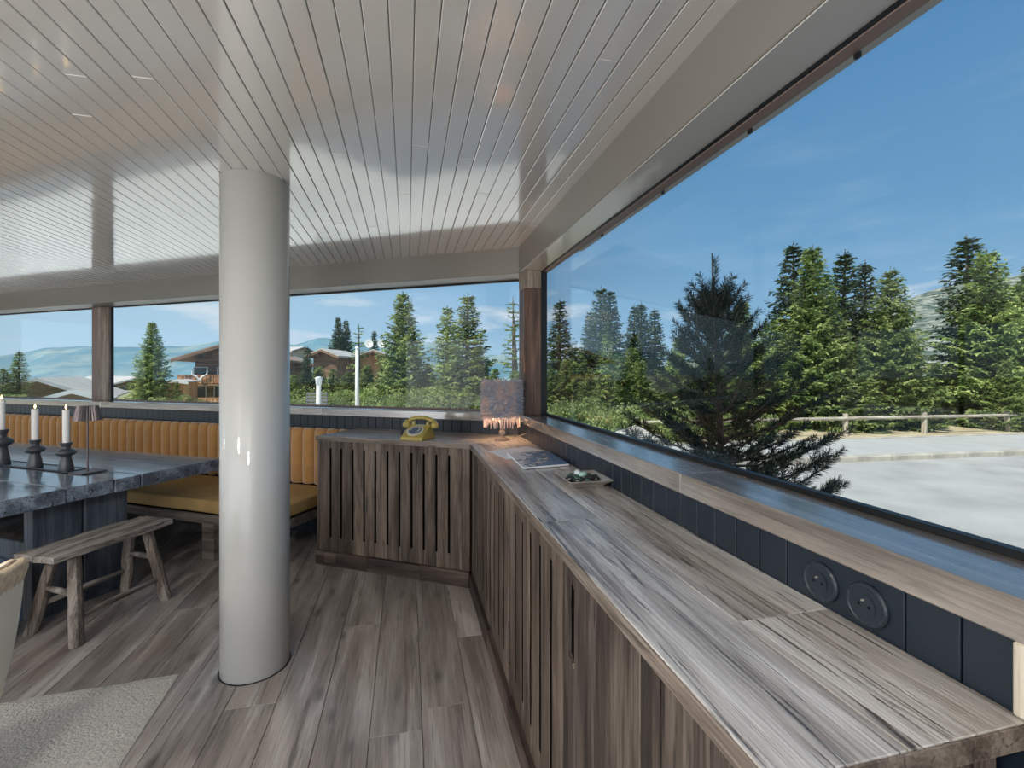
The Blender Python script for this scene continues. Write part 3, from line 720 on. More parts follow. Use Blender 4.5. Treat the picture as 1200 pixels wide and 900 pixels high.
# ================================================================== CREAM CHAIR
ch = thing('armchair', 'cream velvet tub chair with beige stitched inner back, cropped at the left edge', 'chair', (-1.86, 1.28, 0), radians(-12))
def shell(ro, ri, h0, h1, a0, a1, lean, n=28, m=8, toplow=.0):
    mb = MB(); vs = []; fs = []
    for i in range(n + 1):
        a = a0 + (a1 - a0) * i / n; f_ = abs(2 * i / n - 1)
        ht = h1 - toplow * f_ ** 3
        for j in range(m + 1):
            t = j / m; z = h0 + (ht - h0) * t; r_ = ro + lean * t + .012 * sin(pi * t)
            vs.append((r_ * cos(a), r_ * sin(a), z))
        for j in range(m, -1, -1):
            t = j / m; z = h0 + (ht - h0) * t; r_ = ri + lean * t; vs.append((r_ * cos(a), r_ * sin(a), z + (.0)))
    w_ = 2 * (m + 1)
    for i in range(n):
        for j in range(w_): j2 = (j + 1) % w_; a = i * w_ + j; b_ = i * w_ + j2; fs.append((a, b_, b_ + w_, a + w_))
    fs += [tuple(range(w_)), tuple(range(n * w_, (n + 1) * w_))]
    return mb.add(vs, fs)
def band():
    mb = MB(); vs = []; fs = []; n = 120
    for i in range(n + 1):
        a = radians(-113 + 226 * i / n); f_ = abs(2 * i / n - 1); top = .802 - .16 * f_ ** 3; rip = .002 * (i % 2)
        for k, (dr, dz) in enumerate(((-.02, -.002), (.0, .004), (.012, -.004), (.016, -.03), (.012, -.075), (.004, -.10), (-.02, -.10))):
            r_ = .335 + dr + rip + dz * .2; vs.append((r_ * cos(a), r_ * sin(a), top + dz))
    for i in range(n):
        for k in range(7): k2 = (k + 1) % 7; fs.append((i * 7 + k, i * 7 + k2, i * 7 + 7 + k2, i * 7 + 7 + k))
    fs += [tuple(range(7)), tuple(range(n * 7, n * 7 + 7))]
    mb.add(vs, fs).build('back_band', M_beige, ch, centre=False, smooth=True)['label'] = 'beige pleated band along the top of the back'
band()
shell(.275, .225, .30, .800, radians(-115), radians(115), .065, toplow=.16).build('backrest', M_cream, ch, .012, 2, True, centre=False)
shell(.222, .205, .46, .785, radians(-108), radians(108), .060, toplow=.16).build('back_lining', M_beige, ch, centre=False, smooth=True)
pts = []
for i in range(25):
    f_ = abs(2 * i / 24 - 1); a = radians(-113 + 226 * i / 24); z = .800 - .16 * f_ ** 3; pts.append((.312 * cos(a), .312 * sin(a), z + .002))
MB().tube(pts, .006, 8).build('piping', M_beige, ch, centre=False, smooth=True)
MB().lathe([(0, .30), (.21, .30), (.235, .33), (.235, .43), (.20, .465), (0, .47)], 32).build('seat_cushion', M_cream, ch, centre=False, smooth=True)
for k in range(4):
    a = pi / 4 + k * pi / 2; MB().tube([(.17 * cos(a), .17 * sin(a), .302), (.21 * cos(a), .21 * sin(a), .0135)], [.016, .010], 10).build('leg', M_stonedark, ch, centre=False)

# blue upholstered pouf under the table
pf = f2('pouf', 'blue-grey upholstered pouf under the table end, behind the cream chair', 'pouf', s=3.38, q=1.27)
MB().box(-.27, .27, -.185, .185, .10, .44).build('cushion', M_bluef, pf, .05, 4, True)
for a in (-1, 1):
    for b_ in (-1, 1): MB().tube([(a * .2, b_ * .13, .105), (a * .2, b_ * .13, 0)], [.015, .012], 8).build('leg', M_stonedark, pf, centre=False)

# ================================================================== THINGS ON THE WORKTOPS
# fluffy lamp
LX_, LY_ = px(588, 516, 3.125).x, 3.14
fl = thing('table_lamp', 'fluffy pink and grey lamp with fringe and glass foot in the window corner', 'lamp', (LX_, LY_, TOP + .0003))
M_lglass = plain('clear_glass_foot', (.80, .66, .56), .08, 0, .5); MATS['clear_glass_foot'].node_tree.nodes['Principled BSDF'].inputs['Transmission Weight'].default_value = .75
MB().lathe([(.0, 0), (.052, 0), (.054, .006), (.040, .014), (.018, .022), (.012, .034), (.020, .045), (.024, .056), (.018, .068), (.012, .076), (.019, .086), (.021, .096), (.013, .108), (.011, .125), (.014, .135), (.0, .135)], 28).build('foot', M_lglass, fl, centre=False, smooth=True)
MB().lathe([(0, .135), (.015, .135), (.015, .19), (0, .19)], 16).build('bulb_holder', M_lampm, fl, centre=False)
MB().lathe([(.0, .19), (.012, .192), (.028, .235), (.030, .255), (.020, .28), (0, .288)], 16).build('bulb', M_bulb, fl, centre=False, smooth=True)
mS, tS, bS = newmat('fluffy_shade'); 
nS = tS.nodes.new('ShaderNodeTexNoise'); nS.inputs['Scale'].default_value = 14; tcS = tS.nodes.new('ShaderNodeTexCoord'); tS.links.new(tcS.outputs['Object'], nS.inputs[0])
rS = tS.nodes.new('ShaderNodeValToRGB'); tS.links.new(nS.outputs[0], rS.inputs[0]); e = rS.color_ramp.elements
e[0].position = .38; e[0].color = (.56, .60, .68, 1); e[1].position = .62; e[1].color = (.80, .68, .64, 1)
dS = tS.nodes.new('ShaderNodeBsdfDiffuse'); tlS = tS.nodes.new('ShaderNodeBsdfTranslucent'); mS_ = tS.nodes.new('ShaderNodeMixShader'); mS_.inputs[0].default_value = .6
tS.links.new(rS.outputs[0], dS.inputs[0]); tS.links.new(rS.outputs[0], tlS.inputs[0]); tS.links.new(dS.outputs[0], mS_.inputs[1]); tS.links.new(tlS.outputs[0], mS_.inputs[2]); tS.links.new(mS_.outputs[0], tS.nodes['Material Output'].inputs[0])
RS = .117; z0s, z1s = .172, .405
m_ = MB(); vs = []; fs = []; seg = 40
for (r_, z_) in ((RS, z0s), (RS, z1s), (RS - .003, z1s), (RS - .003, z0s)):
    for k in range(seg): a = 2 * pi * k / seg; vs.append((r_ * cos(a), r_ * sin(a), z_))
for i in range(4):
    for k in range(seg): k2 = (k + 1) % seg; i2 = (i + 1) % 4; fs.append((i * seg + k, i * seg + k2, i2 * seg + k2, i2 * seg + k))
shd = m_.add(vs, fs).build('lamp_shade', mS, fl, centre=False, smooth=True)
m_ = MB(); r = random.Random(11); vs = []; fs = []
for k in range(6500):
    a = r.uniform(0, 2 * pi); z_ = r.uniform(z0s, z1s + .004); L_ = r.uniform(.022, .050); wv = .0042
    p = Vector((RS * cos(a), RS * sin(a), z_)); t = Vector((-sin(a), cos(a), 0)); nrm = Vector((cos(a), sin(a), 0))
    d = (nrm * r.uniform(.35, .8) + t * r.uniform(-.9, .9) + Vector((0, 0, r.uniform(-1.0, .6)))).normalized()
    s_ = d.cross(nrm).normalized() * wv; n = len(vs); vs += [p - s_, p + s_, p + d * L_ * .6 + s_ * .8, p + d * L_]; fs += [(n, n + 1, n + 2, n + 3)]
m_.add(vs, fs); me = m_.mesh('shade_fluff', fix=False); o = link('shade_fluff', me, mS, shd); o['kind'] = 'stuff'
M_fr = plain('pale_pink_fringe', (.72, .56, .50), .7)
for k in range(64):
    a = 2 * pi * k / 64; L_ = r.uniform(.050, .085); c, s_ = cos(a) * (RS + .002), sin(a) * (RS + .002); tw = r.uniform(-.005, .005)
    MB().tube([(c, s_, z0s + .006), (c + tw, s_ + tw, z0s - L_ * .5), (c + tw * 1.4, s_ - tw, z0s - L_)], [.0035, .0045, .0025], 5).build('fringe_strand', M_fr, fl, centre=False)
# cable
c0 = Vector((LX_ + .05, LY_ + .02, TOP + .004)); c3 = W1(3.06, VP - .006, TOP + .045)
MB().tube([c0, c0.lerp(c3, .35) + Vector((0, -.03, .0)), c0.lerp(c3, .7) + Vector((.02, -.02, .008)), c3], .0032, 8).build('lamp_cable', M_cable, None, centre=True, smooth=True)
tagp(bpy.data.objects['lamp_cable'], 'thin beige cable curling from the fluffy lamp to the wall', 'cable')

# paper and magazine (corners measured on the worktop plane)
def tp3(x, y, z): Y = (EYE - z) * FOC / (y - 437); return Vector(((x - 600) / FOC * Y, Y, z))
def flat_item(name, label, cat, corners, z0, th, mat, partn, extra=None):
    P = [tp3(x, y, z0) for x, y in corners]; c = sum(P, Vector()) / len(P); c.z = z0
    t = thing(name, label, cat, c)
    MB().prism([(p.x - c.x, p.y - c.y) for p in P], .0003, th).build(partn, mat, t, centre=False)
    return t, [p - c for p in P]
t_, P = flat_item('brochure', 'blank-looking white folded brochure partly under the magazine', 'brochure', [(571, 528.7), (595, 538.5), (643, 530), (619, 523.3)], TOP, .0022, M_paper, 'outer_sheet')
mM, tM, bM_ = newmat('magazine_cover')
tcM = tM.nodes.new('ShaderNodeTexCoord'); nM = tM.nodes.new('ShaderNodeTexNoise'); nM.inputs['Scale'].default_value = 30; nM.inputs['Detail'].default_value = 6; tM.links.new(tcM.outputs['Object'], nM.inputs[0])
grM = tM.nodes.new('ShaderNodeSeparateXYZ'); tM.links.new(tcM.outputs['Object'], grM.inputs[0])
aM = tM.nodes.new('ShaderNodeMath'); aM.operation = 'MULTIPLY_ADD'; tM.links.new(grM.outputs[0], aM.inputs[0]); aM.inputs[1].default_value = -1.4; tM.links.new(nM.outputs[0], aM.inputs[2])
rM = tM.nodes.new('ShaderNodeValToRGB'); tM.links.new(aM.outputs[0], rM.inputs[0]); e = rM.color_ramp.elements
e[0].position = .34; e[0].color = (.13, .25, .46, 1); e[1].position = .66; e[1].color = (.78, .80, .84, 1)
for p_, c_ in ((.46, (.20, .32, .50)), (.50, (.06, .09, .15)), (.54, (.42, .46, .52))):
    k = e.new(p_); k.color = (*c_, 1)
tM.links.new(rM.outputs[0], bM_.inputs['Base Color']); bM_.inputs['Roughness'].default_value = .25
t_, P = flat_item('magazine', 'magazine with a blue and white mountain cover lying on the brochure', 'magazine', [(595, 533), (613.3, 550), (667, 545.5), (642, 530)], TOP + .003, .0085, M_paper, 'pages')
MB().prism([(p.x * .995, p.y * .995) for p in P], .0086, .0092).build('cover', mM, t_, centre=False)

# dish with stones
rc = [tp3(x, y, TOP + .032) for x, y in ((650, 552.7), (668, 565.3), (719.3, 562.7), (696.7, 550.7))]
dc = sum(rc, Vector()) / 4; R_ = [Vector((p.x - dc.x, p.y - dc.y, 0)) for p in rc]
ds = thing('dish', 'square pewter dish with sloping rim on the worktop', 'dish', (dc.x, dc.y, TOP + .0003))
def ring(k, z): return [(p.x * k, p.y * k, z) for p in R_]
vs = ring(.66, 0) + ring(.74, .010) + ring(.93, .023) + ring(1.0, .029) + ring(1.0, .032) + ring(.90, .027) + ring(.76, .016) + ring(.70, .008)
fs = [tuple(range(4))]
for i in range(7):
    for k in range(4): k2 = (k + 1) % 4; fs.append((i * 4 + k, i * 4 + k2, i * 4 + 4 + k2, i * 4 + 4 + k))
fs.append((28, 29, 30, 31))
MB().add(vs, fs).build('dish_body', M_dish, ds, .0015, centre=False)
cols = [plain('stone_green', (.03, .075, .05), .2, 0, .3), plain('stone_black', (.02, .022, .026), .2, 0, .3), plain('stone_mint', (.34, .58, .50), .25, 0, .3), plain('stone_white', (.60, .68, .74), .3), plain('stone_brown', (.20, .14, .09), .35)]
cn = ['dark green', 'black', 'mint green', 'white', 'brown']
r = random.Random(21)
ico = bmesh.new(); bmesh.ops.create_icosphere(ico, subdivisions=2, radius=1); 
smesh = []
for ci, m in enumerate(cols):
    b2 = ico.copy()
    for v_ in b2.verts: v_.co = Vector((v_.co.x * 1.25, v_.co.y, v_.co.z * .62)) * (1 + r.uniform(-.1, .1))
    me = bpy.data.meshes.new('pebble'); b2.to_mesh(me); b2.free(); me.materials.append(m)
    for p in me.polygons: p.use_smooth = True
    smesh.append(me)
lay = [(0, 0, 2), (-.25, .1, 0), (.25, -.1, 0), (-.1, -.28, 3), (.1, .3, 1), (-.42, -.2, 0), (.42, .2, 1), (-.35, .35, 1), (.35, -.38, 4), (.0, .5, 0), (-.5, .0, 1), (.48, -.1, 0), (.05, -.5, 1), (.22, .12, 1), (-.22, -.45, 0)]
ex, ey = (R_[2] - R_[1]) / 2, (R_[1] - R_[0]) / 2
for a, b_, ci in lay:
    p = ex * a * 1.25 + ey * b_ * 1.25
    o = link('pebble', smesh[ci], None, None, (dc.x + p.x, dc.y + p.y, TOP + .0105 + .0115 + (.010 if ci in (2, 3) else 0) + (.006 if abs(a) + abs(b_) < .4 else 0)), (r.uniform(-.2, .2), r.uniform(-.2, .2), r.uniform(0, 3)))
    o.scale = (.0165, .0165, .0185)
    tagp(o, {0: 'dark green polished stone in the square dish', 1: 'black polished stone in the square dish', 2: 'mint green stone at the centre of the square dish', 3: 'white stone at the front of the square dish', 4: 'brown stone at the front edge of the square dish'}[ci], 'stone', 'polished stones in the dish')

# telephone
Yp = 3.13; pp = px(487, 511, Yp)
ph = thing('telephone', 'mustard yellow rotary telephone on the far worktop', 'telephone', (pp.x, 3.19, TOP + .0003), radians(-16))
# body: front faces -y, local
vs = [(-.085, -.10, 0), (.085, -.10, 0), (.095, .10, 0), (-.095, .10, 0), (-.080, -.098, .025), (.080, -.098, .025), (.082, .045, .098), (-.082, .045, .098), (-.075, .085, .092), (.075, .085, .092)]
fs = [(0, 3, 2, 1), (0, 1, 5, 4), (4, 5, 6, 7), (7, 6, 9, 8), (8, 9, 2, 3), (1, 2, 9, 6, 5), (0, 4, 7, 8, 3)]
MB().add(vs, fs).build('body', M_phone, ph, .010, 3, True, centre=False)
tilt = math.atan2(.073, .143); TM = Matrix.Translation((0, -.030, .0625)) @ Matrix.Rotation(tilt, 4, 'X')
MB().lathe([(0, -.004), (.062, -.004), (.061, .004), (.0, .004)], 36, M=TM).build('dial_ring', M_phonew, ph, centre=False)
dl = MB().lathe([(0, .004), (.046, .004), (.045, .009), (.0, .0095)], 36, M=TM).build('dial', M_dial, ph, centre=False)
for k in range(10):
    a = radians(-50 + k * 27); MB().lathe([(0, .0096), (.0062, .0096), (.0062, .0104), (0, .0104)], 12, (.033 * cos(a), .033 * sin(a), 0), TM).build('finger_hole', M_phonew, dl, centre=False)
for sx in (-1, 1): bx('cradle', M_phone, ph, sx * .055 - .012, sx * .055 + .012, .04, .075, .090, .118, .005)
pts = [(-.105, .055, .108), (-.085, .055, .130), (-.04, .055, .143), (0, .055, .146), (.04, .055, .143), (.085, .055, .130), (.105, .055, .108)]
MB().tube(pts, [.013, .015, .014, .013, .014, .015, .013], 12).build('handset', M_phone, ph, centre=False, smooth=True)
hsx = bpy.data.objects['handset']
for sx in (-1, 1): MB().tube([(sx * .103, .055, .125), (sx * .110, .048, .095), (sx * .113, .045, .075)], [.018, .029, .027], 16).build('ear_cup', M_phone, hsx, centre=False, smooth=True)
pts = []
for k in range(90):
    t = k / 89; a = k * 1.1; cx = -.113 - .03 * sin(pi * t); cy = .045 - .02 * t; cz = .075 * (1 - t) ** 1.6 + .008
    pts.append((cx + .006 * cos(a), cy + .006 * sin(a), cz + .002 * sin(a)))
MB().tube(pts, .0022, 5).build('coiled_cord', M_cord, ph, centre=False)

# ================================================================== OUTSIDE
GZ = -1.22
M_ground = plain('dry_grass_ground', (.30, .29, .17), .95, 0, 0, 1, 6, .35, .1, .8)
M_road = plain('asphalt_pale', (.40, .395, .38), .9, 0, 0, .4, 30, .14, .2, .9)
M_path = plain('path_asphalt', (.44, .44, .43), .9, 0, 0, .3, 30, .06, .2, 1.5)
M_kerb = plain('kerb_granite', (.46, .42, .36), .85, 0, 0, .5, 25, .2, .2, 3)
M_verge = plain('verge_gravel', (.50, .42, .28), .95, 0, 0, .8, 12, .25, .1, 2)
M_forec = plain('pale_paving', (.70, .69, .66), .9, 0, 0, .3, 20, .08, .2, 1)
M_fence = wood('fence_wood', (.26, .22, .17), (.44, .38, .30), (.62, .56, .46), 2, 1, .8, .3, .4, 0, .1)
M_fencex = wood('fence_rail_wood', (.26, .22, .17), (.44, .38, .30), (.62, .56, .46), 0, 1, .8, .3, .4, 0, .1)
M_bark = plain('spruce_bark', (.13, .095, .07), .95, 0, 0, .8, 12, .3)
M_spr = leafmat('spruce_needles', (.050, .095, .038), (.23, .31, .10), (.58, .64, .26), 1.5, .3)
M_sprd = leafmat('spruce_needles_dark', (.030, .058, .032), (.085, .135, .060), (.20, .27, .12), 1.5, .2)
M_bush = leafmat('bush_leaves', (.06, .10, .035), (.26, .34, .12), (.62, .66, .32), 1.6, .35)
M_pine = leafmat('pine_needles', (.018, .032, .028), (.034, .055, .040), (.07, .10, .06), 6, .1)
M_mtn_near = plain('forested_slope', (.14, .20, .15), .95, 0, 0, 0, 1, .4, .1, .02)
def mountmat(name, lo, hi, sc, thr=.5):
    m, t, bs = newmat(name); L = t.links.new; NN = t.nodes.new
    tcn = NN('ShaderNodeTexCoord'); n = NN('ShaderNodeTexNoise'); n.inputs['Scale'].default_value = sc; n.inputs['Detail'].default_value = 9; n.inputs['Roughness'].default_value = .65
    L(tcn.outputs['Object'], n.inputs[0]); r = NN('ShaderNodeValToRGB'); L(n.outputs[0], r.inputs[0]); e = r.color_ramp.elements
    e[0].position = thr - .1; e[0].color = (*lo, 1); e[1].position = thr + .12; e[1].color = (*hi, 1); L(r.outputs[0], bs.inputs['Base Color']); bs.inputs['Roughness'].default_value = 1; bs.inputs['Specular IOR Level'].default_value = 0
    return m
M_mtl = mountmat('far_hazy_slopes', (.13, .24, .30), (.30, .37, .36), .004, .55)  # distance haze put into the blue of the base colour
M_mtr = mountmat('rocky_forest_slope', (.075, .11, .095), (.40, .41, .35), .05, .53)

def sbox(name, mat, x0, x1, y0, y1, z0, z1, kind='structure', parent=None):
    o = bx(name, mat, parent, x0, x1, y0, y1, z0, z1); 
    if parent is None: o['kind'] = kind
    return o
gm = MB().prism([(-900, -60), (900, -60), (500, 120), (-500, 120)], GZ - .6, GZ - .12).build('ground', M_ground, None, centre=False); gm['kind'] = 'structure'
# forecourt and road wrapping the building
RD = Vector((.985, .172, 0)).normalized(); RN = Vector((-RD.y, RD.x, 0)); KP = Vector((9.2, 13.35, 0))
def rp_(a, b_): p = KP + RD * a + RN * b_; return (p.x, p.y)
MB().prism([(-42, -30), (1.49, -30), (1.49, 13), (2.0, 19), (-8, 22.5), (-42, 30)], GZ - .13, GZ - .02).build('forecourt', M_forec, None, centre=False).__setitem__('kind', 'structure')
MB().prism([(45, -30), rp_(40, 0), rp_(-5, 0), (1.5, 13), (1.5, -30)], GZ - .13, GZ - .02).build('road', M_road, None, centre=False).__setitem__('kind', 'structure')
MB().prism([rp_(-5.0, .28), rp_(40, .28), rp_(40, 3.3), rp_(-5.0, 3.3)], GZ - .13, GZ + .10).build('footpath', M_path, None, centre=False).__setitem__('kind', 'structure')
MB().prism([rp_(-5.4, 3.32), rp_(40, 3.32), rp_(40, 6.2), rp_(-5.4, 6.2)], GZ - .13, GZ + .12).build('verge', M_verge, None, centre=False).__setitem__('kind', 'structure')
kt = thing('kerb', None, None, (KP.x, KP.y, GZ), atan2(RD.y, RD.x), None, 'structure')
a = -5.0
while a < 30:
    L_ = 1.35 if a > 0 else 1.0
    bxs('kerb_stone', M_kerb, kt, a + .008, a + L_ - .008, 0, .27, -.1, .135, .02); a += L_
kt2 = thing('kerb', None, None, (KP.x, KP.y, GZ), atan2(RD.y, RD.x), None, 'structure')
a = -5.0
while a < 30:
    bxs('kerb_stone', M_kerb, kt2, a + .008, a + 1.5 - .008, 3.24, 3.42, -.1, .145, .015); a += 1.5
# fence: posts and rails
fr_ = thing('roadside_fence', 'pale wooden post and rail fence along the far side of the road', 'fence', (KP.x, KP.y, GZ + .12), atan2(RD.y, RD.x))
fr_pts = []
def on_fence(x):  # local a coordinate where pixel x meets the fence line (b = 4.0)
    r_ = (x - 600) / FOC; P = KP + RN * 4.0; a = (r_ * P.y - P.x) / (RD.x - r_ * RD.y); return a
for x in (700, 745, 800, 880, 991, 1083, 1182, 1290):
    a = on_fence(x); fr_pts.append(a)
    tl = .06 if x == 1182 else .0
    MB().tube([(a + tl, 4.0, -.03), (a - tl, 4.0, .42), (a - tl * 2, 4.0, .86), (a - tl * 2, 4.0, .885)], [.10, .098, .095, .07], 12).build('fence_post', M_fence, fr_, centre=True, smooth=False)
for a, b_ in zip(fr_pts[:-1], fr_pts[1:]):
    MB().tube([(a + .02, 3.93, .70), (b_ - .02, 3.93, .70)], .065, 10).build('fence_rail', M_fencex, fr_, centre=True)

# ---- tree makers (numpy blades)
def blades_mesh(name, P, Q, Wd):
    """one narrow kite per (P->Q) with half-width vectors Wd"""
    n = len(P); V = np.empty((n, 4, 3)); mid = P * .62 + Q * .38
    V[:, 0] = P; V[:, 1] = mid + Wd; V[:, 2] = Q; V[:, 3] = mid - Wd
    me = bpy.data.meshes.new(name); me.vertices.add(n * 4); me.vertices.foreach_set('co', V.reshape(-1))
    me.loops.add(n * 4); me.loops.foreach_set('vertex_index', np.arange(n * 4, dtype=np.int32))
    me.polygons.add(n); me.polygons.foreach_set('loop_start', np.arange(n, dtype=np.int32) * 4)
    me.update(calc_edges=True); return me
def unit(a): return a / np.maximum(np.linalg.norm(a, axis=-1, keepdims=True), 1e-9)
def spruce(seed, H=8.0, R=2.0, whorls=34, per=7, thin=1.0, gap=.0, tw=1.0, droop=.32):
    g = np.random.default_rng(seed); P = []; Q = []; W_ = []; br = MB()
    lean = g.uniform(-.02, .02, 2)
    for wi in range(whorls):
        t = (wi + g.uniform(-.2, .2)) / whorls; t = max(0.0, min(.985, t)); z = H * (.05 + .93 * t)
        L0 = R * (1 - t) ** .82 * (1.0 if t > .12 else .82) + .10
        np_ = max(4, int(per * (1 - .35 * t)))
        for k in range(np_):
            if g.random() < gap: continue
            a = 2 * pi * (k + g.uniform(-.3, .3)) / np_ + wi * 1.1; L = L0 * g.uniform(.62, 1.12)
            d = np.array([cos(a), sin(a), 0]); sd_ = np.array([-sin(a), cos(a), 0])
            el = .42 * t ** 1.5 - droop * (1 - t)
            def pt(s): return np.array([lean[0] * z, lean[1] * z, z]) + d * L * s + np.array([0, 0, 1.]) * L * (el * s + .22 * s * s)
            n = max(4, int(L / .115 * tw)); ss = (np.arange(n) + g.random(n) * .8) / n; ss = .10 + .9 * ss ** .85
            if L > .35: br.tube([pt(0), pt(.5), pt(.9)], [.012 + .014 * L / 2, .010, .004], 4)
            for s in ss:
                p = pt(s); l = (.12 + .30 * L * .55 * (1 - s) ** .6 + .09) * g.uniform(.7, 1.2)
                for sg in (-1, 1):
                    dirv = d * .75 + sd_ * sg * g.uniform(.5, 1.0) + np.array([0, 0, g.uniform(-.55, .12)])
                    dirv /= np.linalg.norm(dirv); q = p + dirv * l
                    P.append(p); Q.append(q); wv = np.cross(dirv, [0, 0, 1.]); wv = wv / (np.linalg.norm(wv) + 1e-6) + g.normal(0, .35, 3); W_.append(wv * .045 * g.uniform(.7, 1.3) * thin)
                    # secondary tufts on long sprays
                    if l > .26:
                        for f in (.45, .75):
                            p2 = p + dirv * l * f; dv = dirv + g.normal(0, .55, 3) + np.array([0, 0, -.25]); dv /= np.linalg.norm(dv)
                            P.append(p2); Q.append(p2 + dv * l * .48); wv = np.cross(dv, g.normal(0, 1, 3)); W_.append(wv / (np.linalg.norm(wv) + 1e-6) * .034 * thin)
                dn = np.array([g.normal(0, .3), g.normal(0, .3), -1]); dn /= np.linalg.norm(dn)
                P.append(p); Q.append(p + dn * (.10 + .06 * L)); W_.append(sd_ * .035 * thin)
            q = pt(1.0); P.append(q); Q.append(q + d * .16 + np.array([0, 0, .07])); W_.append(sd_ * .035)
    for k in range(40):
        z = H * g.uniform(.9, 1.0); a = g.uniform(0, 2 * pi); p = np.array([lean[0] * z, lean[1] * z, z]); dv = np.array([cos(a) * .6, sin(a) * .6, .55]); P.append(p); Q.append(p + dv * .16 * (1.1 - (z / H - .9) * 8)); W_.append(np.array([-sin(a), cos(a), 0]) * .02)
    fol = blades_mesh('foliage', np.array(P), np.array(Q), np.array(W_)); fol.materials.append(M_spr)
    tm = MB().tube([(0, 0, -.2), (lean[0] * H * .5, lean[1] * H * .5, H * .5), (lean[0] * H, lean[1] * H, H)], [.024 * H, .014 * H, .004], 8)
    tr_ = tm.mesh('trunk', smooth=True); tr_.materials.append(M_bark)
    bm_ = br.mesh('branches', fix=False); bm_.materials.append(M_bark)
    return fol, tr_, bm_, H
def bushmesh(seed, H=2.6, R=1.7, n=6500, lf=.085):
    g = np.random.default_rng(seed); lumps = []
    for k in range(12):
        a = g.uniform(0, 2 * pi); rr = R * sqrt(g.random()) * .7; z = H * g.uniform(.25, .82) * (1 - .3 * rr / R); lumps.append((rr * cos(a), rr * sin(a), z, R * g.uniform(.28, .45)))
    L_ = np.array(lumps); idx = g.integers(0, len(lumps), n); d = unit(g.normal(0, 1, (n, 3))); r_ = g.random(n) ** .25
    P = L_[idx, :3] + d * (L_[idx, 3] * r_)[:, None]; P[:, 2] = np.maximum(P[:, 2], .05)
    dv = unit(d * .6 + g.normal(0, .6, (n, 3))); ln = lf * g.uniform(.7, 1.5, n); Q = P + dv * ln[:, None]
    wv = unit(np.cross(dv, g.normal(0, 1, (n, 3)))) * (ln * .42)[:, None]
    fol = blades_mesh('leaves', P, Q, wv); fol.materials.append(M_bush)
    st_ = MB()
    for x, y, z, rr in lumps: st_.tube([(0, 0, -.1), (x * .4, y * .4, z * .5), (x, y, z)], [.05, .03, .012], 5)
    sm_ = st_.mesh('stems', fix=False); sm_.materials.append(M_bark)
    return fol, sm_, H
SP = [spruce(1, 8, 2.0, 42, 10, thin=1.35), spruce(2, 8, 2.3, 40, 10, gap=.05, thin=1.35), spruce(3, 8, 1.9, 40, 9, gap=.08, droop=.25, thin=1.35)]
SPN = [spruce(5, 8, 1.25, 40, 8, gap=.08, thin=1.3), spruce(6, 8, 1.45, 42, 8, gap=.10, thin=1.3)]          # narrow
SPT = [spruce(8, 8, .75, 26, 5, gap=.3, droop=.15)]                                      # sparse
BU = [bushmesh(11), bushmesh(12, 2.2, 1.9), bushmesh(13, 3.0, 1.5)]
def tree(x, ytop, D, var, label, group=None, zb=GZ - .1, wide=1.0, rot=None, mat=None, cat='tree', name='spruce'):
    p = px(x, ytop, D); fol, trk, brn, H = var; h = p.z - zb; s_ = h / H
    t = thing(name, label, cat, (p.x, p.y, zb), rnd.uniform(0, 6.28) if rot is None else rot, group); t.scale = (s_ * wide, s_ * wide, s_)
    o = link('foliage', fol, None, t)
    if mat: o.material_slots[0].link = 'OBJECT'; o.material_slots[0].material = mat
    link('trunk', trk, None, t); link('branches', brn, None, t)
    return t
def bush(x, ytop, D, var, label, group=None, zb=GZ - .1, wide=1.0, mat=None):
    p = px(x, ytop, D); fol, stm, H = var; h = p.z - zb; s_ = h / H
    t = thing('bush', label, 'bush', (p.x, p.y, zb), rnd.uniform(0, 6.28), group); t.scale = (s_ * wide, s_ * wide, s_)
    o = link('leaves', fol, None, t)
    if mat: o.material_slots[0].link = 'OBJECT'; o.material_slots[0].material = mat
    link('stems', stm, None, t); return t
A, B_, Cc = SP; NA, NB = SPN; TA = SPT[0]
# behind the fence, right window
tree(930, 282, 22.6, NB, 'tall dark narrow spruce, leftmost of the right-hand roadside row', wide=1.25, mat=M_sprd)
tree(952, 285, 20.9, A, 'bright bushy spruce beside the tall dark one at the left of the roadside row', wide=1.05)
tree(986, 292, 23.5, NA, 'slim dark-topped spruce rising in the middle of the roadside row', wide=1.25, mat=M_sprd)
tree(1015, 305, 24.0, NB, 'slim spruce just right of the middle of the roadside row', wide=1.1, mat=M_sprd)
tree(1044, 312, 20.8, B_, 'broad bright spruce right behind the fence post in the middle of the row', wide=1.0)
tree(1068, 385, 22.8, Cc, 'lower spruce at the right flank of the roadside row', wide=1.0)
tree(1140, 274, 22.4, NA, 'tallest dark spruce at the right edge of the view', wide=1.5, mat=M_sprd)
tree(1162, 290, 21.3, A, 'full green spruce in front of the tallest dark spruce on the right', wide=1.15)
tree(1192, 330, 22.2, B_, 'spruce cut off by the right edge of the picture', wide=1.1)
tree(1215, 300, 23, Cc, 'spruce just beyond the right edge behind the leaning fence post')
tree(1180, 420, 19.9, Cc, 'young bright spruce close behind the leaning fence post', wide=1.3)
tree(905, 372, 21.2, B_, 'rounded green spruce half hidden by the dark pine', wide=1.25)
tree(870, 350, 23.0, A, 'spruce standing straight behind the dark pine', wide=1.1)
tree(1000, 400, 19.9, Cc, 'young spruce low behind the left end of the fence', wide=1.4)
le = iter(['dark spruce in the gap, left behind, below the mountain', 'dark spruce in the middle of the gap below the mountain', 'dark spruce in the gap next to the tallest dark spruce', 'dark young spruce in front of the gap behind the second fence post', 'small dark spruce low in the gap above the fence rail', 'small dark spruce right before the tallest dark spruce'])
